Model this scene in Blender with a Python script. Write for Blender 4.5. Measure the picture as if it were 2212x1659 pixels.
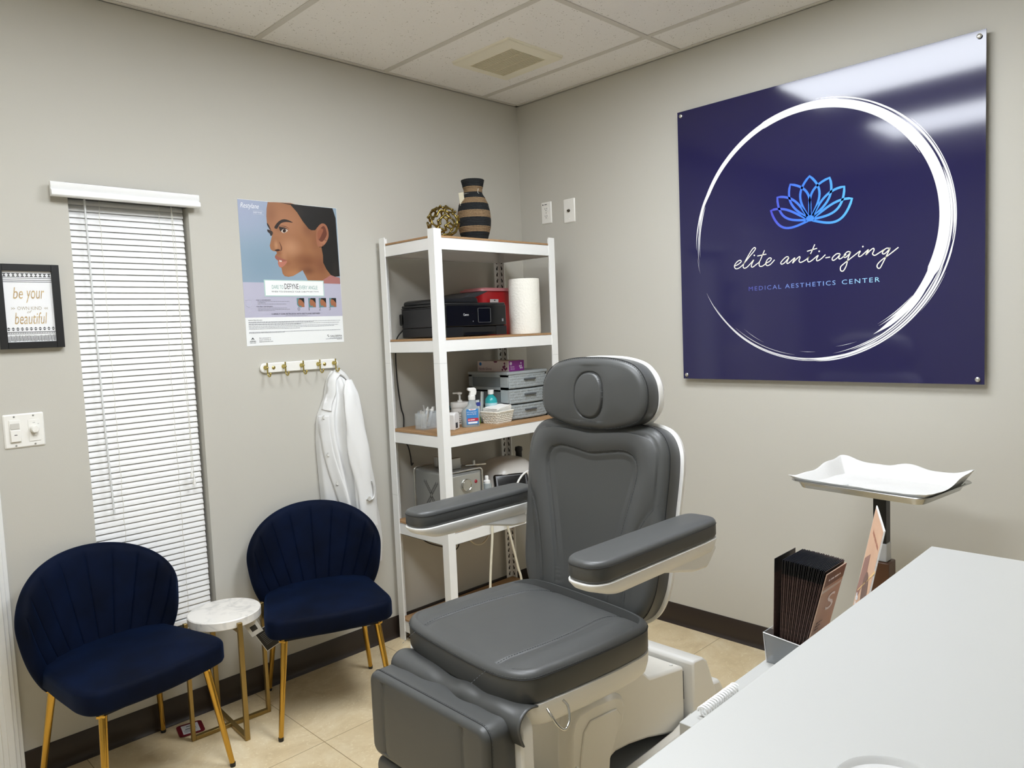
import bpy, bmesh, math, random
from mathutils import Vector, Matrix
SC = bpy.context.scene
for o in list(bpy.data.objects): bpy.data.objects.remove(o)
random.seed(4)
# ------------------------------------------------------------ camera
yaw, pitch, roll, FPX = 0.791, -0.0736, -0.0412, 1602.6
fw = Vector((math.cos(yaw)*math.cos(pitch), math.sin(yaw)*math.cos(pitch), math.sin(pitch)))
rt = Vector((math.sin(yaw), -math.cos(yaw), 0)); up = rt.cross(fw)
cr, sr = math.cos(roll), math.sin(roll)
rt2 = rt*cr+up*sr; up2 = -rt*sr+up*cr
cd = bpy.data.cameras.new('camera'); cam = bpy.data.objects.new('camera', cd); SC.collection.objects.link(cam)
cam.matrix_world = Matrix(((rt2.x, up2.x, -fw.x, -2.9284), (rt2.y, up2.y, -fw.y, -2.8386), (rt2.z, up2.z, -fw.z, 1.4217), (0, 0, 0, 1)))
cd.sensor_fit = 'HORIZONTAL'; cd.sensor_width = 36; cd.lens = FPX/2212*36; cd.clip_start = 0.02
SC.camera = cam
# ------------------------------------------------------------ world, exposure
w = bpy.data.worlds.new('world'); SC.world = w; w.use_nodes = True
w.node_tree.nodes['Background'].inputs[0].default_value = (0.5, 0.52, 0.55, 1); w.node_tree.nodes['Background'].inputs[1].default_value = 0.02
SC.view_settings.view_transform = 'Standard'; SC.view_settings.look = 'None'; SC.view_settings.gamma = 1
SC.view_settings.exposure = 0.0; SC.view_settings.use_curve_mapping = False
LAMP = 21.5      # emission strength of the ceiling troffers
H = 2.608
C = SC.collection
# ------------------------------------------------------------ materials
def lin(c):
    if isinstance(c, str): c = [int(c[i:i+2], 16)/255 for i in (0, 2, 4)]
    return tuple((x/12.92 if x <= 0.04045 else ((x+0.055)/1.055)**2.4) for x in c)+(1,)
MC = {}
def mat(name, col, rough=0.5, metal=0.0, bump=None, var=None, coat=0, sheen=0, spec=None, trans=0, ior=1.45, emit=None, alpha=None):
    """bump=(scale,strength[,dist]); var=(scale,colour2,amount)"""
    if name in MC: return MC[name]
    m = bpy.data.materials.new(name); m.use_nodes = True; nt = m.node_tree; b = nt.nodes['Principled BSDF']
    b.inputs['Base Color'].default_value = lin(col); b.inputs['Roughness'].default_value = rough; b.inputs['Metallic'].default_value = metal
    if coat: b.inputs['Coat Weight'].default_value = coat; b.inputs['Coat Roughness'].default_value = 0.05
    if sheen: b.inputs['Sheen Weight'].default_value = sheen; b.inputs['Sheen Roughness'].default_value = 0.35
    if spec is not None: b.inputs['Specular IOR Level'].default_value = spec
    if trans: b.inputs['Transmission Weight'].default_value = trans; b.inputs['IOR'].default_value = ior
    if alpha is not None: b.inputs['Alpha'].default_value = alpha
    if emit: b.inputs['Emission Color'].default_value = lin(emit[0]); b.inputs['Emission Strength'].default_value = emit[1]
    tc = None
    if bump or var:
        tc = nt.nodes.new('ShaderNodeTexCoord')
    if var:
        n = nt.nodes.new('ShaderNodeTexNoise'); n.inputs['Scale'].default_value = var[0]; n.inputs['Detail'].default_value = 6
        nt.links.new(tc.outputs['Object'], n.inputs['Vector'])
        r = nt.nodes.new('ShaderNodeValToRGB'); r.color_ramp.elements[0].position = 0.5-var[2]/2; r.color_ramp.elements[1].position = 0.5+var[2]/2
        r.color_ramp.elements[0].color = lin(col); r.color_ramp.elements[1].color = lin(var[1])
        nt.links.new(n.outputs['Fac'], r.inputs[0]); nt.links.new(r.outputs[0], b.inputs['Base Color'])
    if bump:
        n = nt.nodes.new('ShaderNodeTexNoise'); n.inputs['Scale'].default_value = bump[0]; n.inputs['Detail'].default_value = 3
        nt.links.new(tc.outputs['Object'], n.inputs['Vector'])
        bp = nt.nodes.new('ShaderNodeBump'); bp.inputs['Strength'].default_value = bump[1]; bp.inputs['Distance'].default_value = bump[2] if len(bump) > 2 else 0.001
        nt.links.new(n.outputs['Fac'], bp.inputs['Height']); nt.links.new(bp.outputs[0], b.inputs['Normal'])
    MC[name] = m; return m
def blob_mat(name, base, blobs, rough=0.45):
    """printed picture: soft colour patches in object x,z; blobs=(x,z,rx,rz,col,amount)"""
    m = bpy.data.materials.new(name); m.use_nodes = True; nt = m.node_tree; b = nt.nodes['Principled BSDF']
    b.inputs['Roughness'].default_value = rough
    tc = nt.nodes.new('ShaderNodeTexCoord'); cur = None
    for (x, z, rx, rz, col, amt) in blobs:
        s = nt.nodes.new('ShaderNodeVectorMath'); s.operation = 'SUBTRACT'; s.inputs[1].default_value = (x, 0, z)
        nt.links.new(tc.outputs['Object'], s.inputs[0])
        d = nt.nodes.new('ShaderNodeVectorMath'); d.operation = 'MULTIPLY'; d.inputs[1].default_value = (1/rx, 0, 1/rz)
        nt.links.new(s.outputs[0], d.inputs[0])
        l = nt.nodes.new('ShaderNodeVectorMath'); l.operation = 'LENGTH'; nt.links.new(d.outputs[0], l.inputs[0])
        r = nt.nodes.new('ShaderNodeMapRange'); r.interpolation_type = 'SMOOTHSTEP'; r.inputs[1].default_value = 1; r.inputs[2].default_value = 0.0; r.inputs[3].default_value = 0; r.inputs[4].default_value = amt
        nt.links.new(l.outputs['Value'], r.inputs[0])
        mx = nt.nodes.new('ShaderNodeMix'); mx.data_type = 'RGBA'; mx.inputs[6].default_value = lin(base); mx.inputs[7].default_value = lin(col)
        nt.links.new(r.outputs[0], mx.inputs[0])
        if cur: nt.links.new(cur, mx.inputs[6])
        cur = mx.outputs[2]
    nt.links.new(cur, b.inputs['Base Color']); return m
def ramp_mat(name, axis, stops, rough=0.4, scale=1.0):
    """printed colour ramp along an object axis; stops=(pos,col)"""
    m = bpy.data.materials.new(name); m.use_nodes = True; nt = m.node_tree; b = nt.nodes['Principled BSDF']; b.inputs['Roughness'].default_value = rough
    tc = nt.nodes.new('ShaderNodeTexCoord'); sx = nt.nodes.new('ShaderNodeSeparateXYZ'); nt.links.new(tc.outputs['Object'], sx.inputs[0])
    mr = nt.nodes.new('ShaderNodeMapRange'); mr.inputs[1].default_value = stops[0][0]; mr.inputs[2].default_value = stops[-1][0]
    nt.links.new(sx.outputs[axis], mr.inputs[0]); r = nt.nodes.new('ShaderNodeValToRGB')
    e = r.color_ramp.elements; lo, hi = stops[0][0], stops[-1][0]
    e[0].color = lin(stops[0][1]); e[1].color = lin(stops[-1][1])
    for p, c in stops[1:-1]:
        k = e.new((p-lo)/(hi-lo)); k.color = lin(c)
    nt.links.new(mr.outputs[0], r.inputs[0]); nt.links.new(r.outputs[0], b.inputs['Base Color']); return m
# ------------------------------------------------------------ objects
BASE = {}
def thing(name, label, cat, loc=(0, 0, 0), rz=0, group=None):
    o = bpy.data.objects.new(name, None); C.objects.link(o); o.location = loc; o.rotation_euler = (0, 0, rz); o.empty_display_size = 0.1
    o['label'] = label; o['category'] = cat
    if group: o['group'] = group
    BASE[o.name] = Vector(loc); return o
def tag(o, label, cat, group=None, kind=None):
    o['label'] = label; o['category'] = cat
    if group: o['group'] = group
    if kind: o['kind'] = kind
    return o
class MB:
    def __init__(s): s.v = []; s.f = []; s.m = []; s.mi = 0
    def add(s, vs, fs):
        n = len(s.v); s.v += [Vector(p) for p in vs]
        for f in fs: s.f.append([n+i for i in f]); s.m.append(s.mi)
        return s
    def box(s, x0, x1, y0, y1, z0, z1, M=None):
        vs = [Vector((x, y, z)) for z in (z0, z1) for y in (y0, y1) for x in (x0, x1)]
        if M: vs = [M @ p for p in vs]
        return s.add(vs, [(0, 2, 3, 1), (4, 5, 7, 6), (0, 1, 5, 4), (2, 6, 7, 3), (0, 4, 6, 2), (1, 3, 7, 5)])
    def prism(s, pts, f0, f1):
        """pts 2D; f0,f1 map a 2D point to 3D for the two caps"""
        n = len(pts); vs = [f0(p) for p in pts]+[f1(p) for p in pts]
        return s.add(vs, [tuple(range(n))[::-1], tuple(range(n, 2*n))]+[(i, (i+1) % n, n+(i+1) % n, n+i) for i in range(n)])
    def tube(s, path, r, seg=10, cap=True, closed=False, flat=None):
        path = [Vector(p) for p in path]; n = len(path); rs = r if isinstance(r, (list, tuple)) else [r]*n
        T = []
        for i in range(n):
            a = path[(i-1) % n] if (closed or i) else path[0]; b = path[(i+1) % n] if (closed or i < n-1) else path[-1]
            t = (b-a); T.append(t.normalized() if t.length > 1e-9 else Vector((0, 0, 1)))
        u = T[0].cross(Vector((0, 0, 1)));
        if u.length < 0.05: u = T[0].cross(Vector((0, 1, 0)))
        u.normalize(); rings = []
        for i in range(n):
            u = (u-T[i]*u.dot(T[i])).normalized(); w_ = T[i].cross(u)
            rings.append([path[i]+(u*math.cos(2*math.pi*k/seg)+w_*math.sin(2*math.pi*k/seg)*(flat or 1))*rs[i] for k in range(seg)])
        vs = [p for q in rings for p in q]; fs = []
        for i in range(n if closed else n-1):
            j = (i+1) % n
            for k in range(seg): fs.append((i*seg+k, i*seg+(k+1) % seg, j*seg+(k+1) % seg, j*seg+k))
        if cap and not closed: fs += [tuple(range(seg))[::-1], tuple((n-1)*seg+k for k in range(seg))]
        return s.add(vs, fs)
    def lathe(s, prof, seg=32, c=(0, 0, 0), M=None, sx=1, sy=1):
        vs = []; fs = []; n = len(prof)
        for (r, z) in prof:
            for k in range(seg):
                a = 2*math.pi*k/seg; p = Vector((r*math.cos(a)*sx, r*math.sin(a)*sy, z)); vs.append((M @ p if M else p)+Vector(c))
        for i in range(n-1):
            for k in range(seg): fs.append((i*seg+k, i*seg+(k+1) % seg, (i+1)*seg+(k+1) % seg, (i+1)*seg+k))
        if prof[0][0] > 1e-6: fs.append(tuple(range(seg))[::-1])
        if prof[-1][0] > 1e-6: fs.append(tuple((n-1)*seg+k for k in range(seg)))
        return s.add(vs, fs)
    def grid(s, fn, nu, nv, closeu=False):
        vs = [fn(i, j) for j in range(nv) for i in range(nu)]; fs = []
        for j in range(nv-1):
            for i in range(nu if closeu else nu-1): fs.append((j*nu+i, j*nu+(i+1) % nu, (j+1)*nu+(i+1) % nu, (j+1)*nu+i))
        return s.add(vs, fs)
    def poly(s, pts): return s.add(pts, [tuple(range(len(pts)))])
    def build(s, name, mats, parent=None, smooth=None, bevel=0, world=False, M=None, tri=False, solid=0, weld=True, sub=0):
        me = bpy.data.meshes.new(name); off = BASE.get(root_of(parent).name, Vector((0, 0, 0))) if (world and parent) else Vector((0, 0, 0))
        vs = [(M @ p if M else p)-off for p in s.v]
        me.from_pydata(vs, [], s.f); me.polygons.foreach_set('material_index', s.m)
        for m in (mats if isinstance(mats, (list, tuple)) else [mats]): me.materials.append(m)
        bm = bmesh.new(); bm.from_mesh(me)
        if weld: bmesh.ops.remove_doubles(bm, verts=bm.verts, dist=1e-6)
        bmesh.ops.recalc_face_normals(bm, faces=bm.faces)
        if tri: bmesh.ops.triangulate(bm, faces=[f for f in bm.faces if len(f.verts) > 4])
        bm.to_mesh(me); bm.free()
        if smooth is not None:
            me.shade_smooth(); me.set_sharp_from_angle(angle=math.radians(smooth))
        o = bpy.data.objects.new(name, me); C.objects.link(o)
        if parent: o.parent = parent
        if bevel:
            b = o.modifiers.new('bevel', 'BEVEL'); b.width = bevel; b.segments = 2; b.limit_method = 'ANGLE'; b.angle_limit = math.radians(40)
            me.shade_smooth(); me.set_sharp_from_angle(angle=math.radians(40)); b.harden_normals = False
        if sub:
            b = o.modifiers.new('sub', 'SUBSURF'); b.levels = sub; b.render_levels = sub
        if solid:
            b = o.modifiers.new('solid', 'SOLIDIFY'); b.thickness = solid; b.offset = 0
        return o
def root_of(o):
    while o.parent: o = o.parent
    return o
def copy_tree(o, parent=None):
    c = o.copy(); C.objects.link(c)
    if parent: c.parent = parent
    for ch in list(o.children): copy_tree(ch, c)
    return c
def struct(mb, name, m, **k):
    o = mb.build(name, m, **k); o['kind'] = 'structure'; return o
def cat(pts, n=8, closed=False):
    P = [Vector(p) if len(p) == 3 else Vector((p[0], p[1], 0)) for p in pts]; N = len(P); out = []
    for i in range(N if closed else N-1):
        g = lambda k: P[k % N] if closed else P[max(0, min(N-1, k))]
        a, b, c, d = g(i-1), g(i), g(i+1), g(i+2)
        for j in range(n):
            t = j/n; out.append(0.5*((2*b)+(c-a)*t+(2*a-5*b+4*c-d)*t*t+(3*b-a-3*c+d)*t**3))
    if not closed: out.append(P[-1])
    return out
def dashes(mb, x, z, wid, hei, y=0, F=None, seed=0):
    """a line of lettering too small to read: word-like marks"""
    rr_ = random.Random(seed+int(x*9999)+int(z*99999)); q = x
    while q < x+wid:
        l = min(rr_.uniform(1.2, 4.5)*hei, x+wid-q); P_ = [Vector((q, y, z)), Vector((q+l, y, z)), Vector((q+l, y, z+hei*0.7)), Vector((q, y, z+hei*0.7))]
        mb.poly([F(v) for v in P_] if F else P_); q += l+hei*0.6
SPACE = 1.0
def text_me(s, wid, hei=None, ext=0.0003, shear=0, align='L'):
    """mesh of a text in the x-z plane (facing -y), fitted to a width and height"""
    cu = bpy.data.curves.new('t', 'FONT'); cu.body = s; cu.size = 1; cu.space_character = SPACE; cu.resolution_u = 3; cu.shear = shear
    ob = bpy.data.objects.new('t', cu); me = bpy.data.meshes.new_from_object(ob)
    xs = [v.co.x for v in me.vertices]; ys = [v.co.y for v in me.vertices]
    x0, x1, y0, y1 = min(xs), max(xs), min(ys), max(ys); kx = wid/(x1-x0); ky = kx if hei is None else hei/(y1-y0)
    vs = [Vector(((v.co.x-x0)*kx, 0, (v.co.y-y0)*ky)) for v in me.vertices]; fs = [tuple(p.vertices) for p in me.polygons]
    bpy.data.objects.remove(ob); bpy.data.curves.remove(cu); bpy.data.meshes.remove(me)
    return vs, fs
def put_text(mb, s, x, z, wid, hei=None, shear=0, y=0, F=None):
    """adds to mb; F maps local (x,y,z) to the target frame"""
    vs, fs = text_me(s, wid, hei, shear=shear)
    vs = [Vector((v.x+x, y, v.z+z)) for v in vs]
    if F: vs = [F(v) for v in vs]
    mb.add(vs, fs)
def rrect(w_, h_, r, n=6, cx=0, cy=0):
    out = []
    for (sx, sy, a0) in ((1, 1, 0), (-1, 1, 90), (-1, -1, 180), (1, -1, 270)):
        for k in range(n+1):
            a = math.radians(a0+90*k/n); out.append((cx+sx*(w_/2-r)+r*math.cos(a), cy+sy*(h_/2-r)+r*math.sin(a)))
    return out
def Rz(a): return Matrix.Rotation(a, 4, 'Z')
def Rx(a): return Matrix.Rotation(a, 4, 'X')
def Ry(a): return Matrix.Rotation(a, 4, 'Y')
def Tr(*p): return Matrix.Translation(Vector(p))

class Pad:
    """an upholstered cushion over a closed 2D outline: rounded rim, domed top, height field with seams"""
    def __init__(s, outline, t, r=0.02, dome=0.01, h=None, K=46, inset0=0.004):
        P = [Vector((p[0], p[1])) for p in outline]; n = len(P)
        ar = sum(P[i].x*P[(i+1) % n].y-P[(i+1) % n].x*P[i].y for i in range(n))
        if ar < 0: P.reverse()
        s.c = sum(P, Vector((0, 0)))/n; N = []
        for i in range(n):
            d = (P[(i+1) % n]-P[i-1]).normalized(); N.append(Vector((d.y, -d.x)))
        s.P, s.N, s.t, s.r, s.dome, s.h, s.n = P, N, t, r, dome, h, n
        s.inn = [P[i]-N[i]*r for i in range(n)]
        rings = []
        for a in (inset0*2.2, inset0, 0): rings.append([(P[i]-N[i]*a, {inset0*2.2: 0, inset0: inset0*0.7, 0: inset0*2.5}[a]) for i in range(n)])
        for k in range(0, 7):
            a = math.pi/2*k/6; ins = r*(1-math.cos(a)); z = t-r+r*math.sin(a)
            rings.append([(P[i]-N[i]*ins, z) for i in range(n)])
        for k in range(1, K):
            f = (k/K)**1.0
            ring = []
            for i in range(n):
                q = s.inn[i].lerp(s.c, f); ring.append((q, s.z(q, f)))
            rings.append(ring)
        mb = MB(); vs = [Vector((q.x, q.y, z)) for R in rings for q, z in R]
        vs.append(Vector((s.c.x, s.c.y, s.z(s.c, 1)))); fs = []
        for j in range(len(rings)-1):
            for i in range(n): fs.append((j*n+i, j*n+(i+1) % n, (j+1)*n+(i+1) % n, (j+1)*n+i))
        L = (len(rings)-1)*n
        for i in range(n): fs.append((L+i, L+(i+1) % n, len(vs)-1))
        fs.append(tuple(range(n))[::-1]); mb.add(vs, fs); s.mb = mb
    def z(s, q, f):
        return s.t+s.dome*(1-(1-f)**2.2)+(s.h(q.x, q.y, f) if s.h else 0)
    def surf(s, x, y):
        q = Vector((x, y)); d = q-s.c; L = d.length
        if L < 1e-6: return s.z(q, 1)
        best = None
        for i in range(s.n):
            e = s.inn[i]-s.c; dd = e.normalized().dot(d/L)
            if best is None or dd > best[0]: best = (dd, e.length)
        return s.z(q, max(0, 1-L/best[1]))
def segdist(px, py, pts):
    b = 1e9
    for i in range(len(pts)-1):
        ax, ay = pts[i][0], pts[i][1]; dx, dy = pts[i+1][0]-ax, pts[i+1][1]-ay
        t = ((px-ax)*dx+(py-ay)*dy)/(dx*dx+dy*dy+1e-12); t = max(0, min(1, t))
        d = (px-ax-dx*t)**2+(py-ay-dy*t)**2
        if d < b: b = d
    return math.sqrt(b)
def stitches(pts3, ln=0.0045, gap=0.0035, r=0.0007, mb=None):
    mb = mb or MB(); acc = 0; on = True; cur = [pts3[0]]; need = ln
    for i in range(len(pts3)-1):
        a, b = Vector(pts3[i]), Vector(pts3[i+1]); L = (b-a).length; p = 0
        while p < L:
            st = min(need, L-p); p += st; need -= st; q = a.lerp(b, p/L) if L else a
            if need <= 1e-9:
                if on: mb.tube([cur[0], q], r, 4)
                on = not on; need = ln if on else gap; cur = [q]
    return mb
D={'face':[(0.1272,0.5775),(0.1204,0.5504),(0.1175,0.52),(0.1181,0.4936),(0.1234,0.475),(0.1344,0.4567),(0.1364,0.4435),(0.131,0.426),(0.1241,0.4028),(0.1271,0.3877),(0.1382,0.3814),(0.1506,0.3804),(0.1535,0.3736),(0.1463,0.3656),(0.1428,0.3578),(0.1464,0.3503),(0.1563,0.343),(0.1547,0.3314),(0.1589,0.3199),(0.169,0.3145),(0.1705,0.3048),(0.1729,0.2913),(0.1815,0.2811),(0.1983,0.2783),(0.22,0.2827),(0.2425,0.2949),(0.2643,0.3073),(0.2749,0.2878),(0.2846,0.2681),(0.2843,0.2633),(0.3588,0.2646),(0.3976,0.2905),(0.3974,0.392),(0.3917,0.5128),(0.3049,0.5659),(0.2278,0.5826)],'hair':[(0.1769,0.5796),(0.2272,0.5748),(0.2554,0.5461),(0.2791,0.5108),(0.3037,0.4829),(0.3166,0.4766),(0.3346,0.4778),(0.3469,0.4917),(0.3416,0.4135),(0.3595,0.4096),(0.3649,0.3745),(0.3641,0.3422),(0.3783,0.3143),(0.3976,0.2905),(0.4182,0.2835),(0.442,0.2865),(0.4375,0.5364),(0.4252,0.5767),(0.4145,0.5771),(0.3057,0.5777)],'ear':[(0.3416,0.4135),(0.3367,0.4412),(0.3414,0.4774),(0.3493,0.4939),(0.3684,0.5084),(0.3865,0.5044),(0.3967,0.485),(0.3981,0.4568),(0.3862,0.4319),(0.3689,0.4141),(0.3526,0.4089)],'earin':[(0.355,0.4783),(0.3723,0.4974),(0.3834,0.4922),(0.3893,0.4643),(0.3752,0.4394),(0.3609,0.4306),(0.3466,0.4418),(0.3559,0.4583),(0.3636,0.4708)],'earin2':[(0.3454,0.4697),(0.3624,0.4868),(0.3735,0.4815),(0.3654,0.4629),(0.3526,0.4421),(0.3448,0.4417)],'shirt':[(0.3558,0.254),(0.3567,0.2674),(0.3758,0.2778),(0.3976,0.2905),(0.4182,0.2835),(0.4415,0.2791),(0.4422,0.2527)],'brow':[(0.1491,0.4786),(0.1628,0.4967),(0.1804,0.5095),(0.1975,0.5134),(0.2164,0.5102),(0.233,0.5024),(0.2138,0.5034),(0.1967,0.5022),(0.1795,0.496),(0.1682,0.4837),(0.1603,0.4728),(0.1529,0.4731)],'brow2':[(0.1181,0.4936),(0.1268,0.4828),(0.1337,0.465),(0.1271,0.4707),(0.119,0.483)],'eyew':[(0.1773,0.4639),(0.184,0.4705),(0.1949,0.4751),(0.2081,0.4697),(0.2003,0.4615),(0.1873,0.4572)],'iris':[(0.1848,0.4644),(0.1883,0.4716),(0.1956,0.4736),(0.1995,0.4684),(0.1964,0.4613),(0.1891,0.4593)],'lash':[(0.1693,0.4818),(0.1784,0.4805),(0.1951,0.4789),(0.2123,0.47),(0.2011,0.4732),(0.1884,0.4735),(0.1809,0.4688),(0.1763,0.4623),(0.1714,0.4697)],'crease':[(0.1724,0.484),(0.1872,0.4869),(0.2039,0.4834),(0.2169,0.4742),(0.2037,0.4803),(0.187,0.4838)],'lash2':[(0.1175,0.467),(0.1296,0.4648),(0.1403,0.459),(0.1387,0.4474),(0.1309,0.442),(0.1266,0.4516),(0.1189,0.4576)],'nostril':[(0.1435,0.3854),(0.1596,0.39),(0.1685,0.3858),(0.1548,0.3813)],'wing':[(0.166,0.4222),(0.1763,0.4015),(0.1762,0.388),(0.1682,0.3819),(0.1718,0.3975)],'lipu':[(0.1442,0.3598),(0.1535,0.3628),(0.1636,0.3567),(0.1779,0.3514),(0.1952,0.3443),(0.1771,0.3406),(0.1647,0.3433),(0.1524,0.3467),(0.1453,0.3522)],'teeth':[(0.1607,0.3462),(0.1732,0.3443),(0.172,0.3389),(0.1623,0.3385)],'lipl':[(0.1563,0.3422),(0.1728,0.3389),(0.1951,0.3435),(0.1891,0.3305),(0.1713,0.3172),(0.1609,0.3181),(0.1562,0.3295)],'neckshade':[(0.2643,0.3073),(0.2767,0.3472),(0.3061,0.388),(0.3392,0.4114),(0.3595,0.4096),(0.3617,0.3743),(0.348,0.3417),(0.3232,0.3088),(0.2846,0.2681),(0.2749,0.2878)],'box':[(0.0942,0.2675),(0.3575,0.2645),(0.3568,0.1998),(0.0949,0.2008)],'box2':[(0.0981,0.2637),(0.3531,0.2608),(0.3529,0.2034),(0.0992,0.2046)],'lines':{'restyl':[(0.0096,0.5412),(0.0866,0.5457)],'defyne':[(0.0629,0.5315),(0.0991,0.5344)],'dare':[(0.1215,0.23),(0.1716,0.2289)],'def2':[(0.1771,0.2301),(0.2402,0.2287)],'every':[(0.2445,0.2288),(0.329,0.2279)],'when':[(0.1185,0.2154),(0.3327,0.2155)],'corr':[(0.1123,0.1263),(0.3333,0.123)],'imp':[(0.0118,0.1022),(0.0705,0.101)],'gald':[(0.3774,0.0249),(0.4355,0.0236)],'asp':[(0.0119,0.0185),(0.0389,0.0174)],'hop':[(0.0524,0.0157),(0.1115,0.0133)],'lav':[(0.0002,0.2539),(0.4421,0.2523),(0.4447,0.1118),(0.0009,0.1148)],'th':[(0.2289,0.1912),(0.2635,0.1527),(0.2825,0.1913),(0.3171,0.1523),(0.3324,0.1913),(0.3674,0.1518),(0.383,0.1913),(0.4169,0.1514)]},'script':[[(0.261,0.4799),(0.2772,0.4856),(0.2911,0.4956),(0.2857,0.5019),(0.2719,0.4965),(0.2596,0.4809),(0.2653,0.4686),(0.2814,0.4706),(0.3008,0.4847),(0.3275,0.512),(0.3501,0.5345),(0.3556,0.5442),(0.3495,0.5473),(0.3382,0.5378),(0.3176,0.5089),(0.3008,0.4814),(0.3014,0.4688),(0.3132,0.4686),(0.3314,0.4828),(0.3459,0.4971)],[(0.3473,0.4978),(0.3394,0.4841),(0.3357,0.4721),(0.3423,0.4686),(0.358,0.4783),(0.3722,0.4881),(0.3849,0.5126),(0.3948,0.5319)],[(0.3722,0.4881),(0.3702,0.4751),(0.3745,0.4686),(0.3863,0.4696),(0.4017,0.4796),(0.4156,0.4853),(0.4234,0.4946),(0.4171,0.4993),(0.4062,0.493),(0.3991,0.4787),(0.4045,0.4692),(0.4188,0.4728),(0.437,0.4893)],[(0.363,0.5119),(0.4023,0.5157)],[(0.3498,0.516),(0.3506,0.5139)],[(0.4958,0.4949),(0.4867,0.4965),(0.472,0.486),(0.4626,0.4749),(0.4675,0.4692),(0.4801,0.4752),(0.497,0.4924),(0.4898,0.4795),(0.4884,0.4713),(0.4955,0.4711),(0.5204,0.4893),(0.5153,0.4779),(0.5119,0.4695),(0.5243,0.481),(0.5391,0.4922),(0.5419,0.4872),(0.5377,0.4758),(0.5457,0.4692),(0.5699,0.4806),(0.5841,0.4987),(0.601,0.5334)],[(0.5841,0.4987),(0.5727,0.4784),(0.5758,0.4684),(0.5877,0.4719),(0.6135,0.49),(0.6075,0.477),(0.6101,0.4691),(0.625,0.4754),(0.6418,0.4899)],[(0.5703,0.5098),(0.6099,0.5174)],[(0.6179,0.505),(0.6191,0.5029)],[(0.6417,0.4776),(0.6597,0.4789)],[(0.6965,0.4882),(0.6844,0.4887),(0.6711,0.4786),(0.6672,0.4694),(0.6729,0.4651),(0.6862,0.4733),(0.6983,0.4865),(0.693,0.4757),(0.6937,0.4688),(0.7012,0.47),(0.7199,0.4832)],[(0.7347,0.4904),(0.7255,0.4928),(0.7143,0.4838),(0.7113,0.4747),(0.718,0.4721),(0.7299,0.4822),(0.7365,0.4902),(0.7272,0.4694),(0.7196,0.44),(0.7083,0.4221),(0.6989,0.4248),(0.699,0.438),(0.7103,0.4484),(0.729,0.4617),(0.7547,0.4798),(0.7711,0.4904),(0.7656,0.4787),(0.7656,0.4712),(0.7746,0.4722),(0.7998,0.4926),(0.7944,0.4813),(0.7915,0.4742),(0.8051,0.4876),(0.8175,0.4955),(0.8199,0.4879),(0.8146,0.4756),(0.8226,0.4693),(0.8367,0.4763),(0.8548,0.4868)],[(0.7806,0.5057),(0.7816,0.5037)],[(0.874,0.4895),(0.8627,0.4907),(0.8523,0.4827),(0.8488,0.474),(0.8558,0.4715),(0.8678,0.4811),(0.8761,0.4911),(0.8644,0.467),(0.8504,0.4393),(0.8399,0.4212),(0.8312,0.4246),(0.8319,0.4355),(0.847,0.4505),(0.8712,0.4663),(0.9036,0.49)]],'lotus':[(0.5836,0.6297),(0.5844,0.7964),(0.6606,0.778),(0.7145,0.7361),(0.7427,0.6872),(0.5051,0.778),(0.4519,0.7412),(0.424,0.6856)],'med':[(0.3226,0.3715),(0.8397,0.3708),(0.3229,0.3881),(0.8398,0.3883)],'screws':[(0.0238,1.1514),(1.1551,1.1536),(1.1506,0.0153),(0.0093,0.0205)],'frame':{'pr':[(0.0207,0.2496),(0.1567,0.252),(0.157,0.0228),(0.023,0.0217)],'be':[(0.0438,0.1559),(0.1328,0.1596),(0.0471,0.1989),(0.1351,0.1895)],'own':[(0.0359,0.128),(0.1423,0.1288)],'of':[(0.0816,0.1162),(0.0938,0.1255)],'bea':[(0.045,0.081),(0.1374,0.0865),(0.0475,0.1129),(0.1398,0.1192)],'l':[(0.0214,0.2263),(0.0209,0.2197),(0.0205,0.2145),(0.0226,0.2419),(0.0219,0.233),(0.022,0.0704),(0.021,0.0573),(0.0239,0.0535),(0.0234,0.0472),(0.0246,0.0423),(0.023,0.0217)]}}
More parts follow.
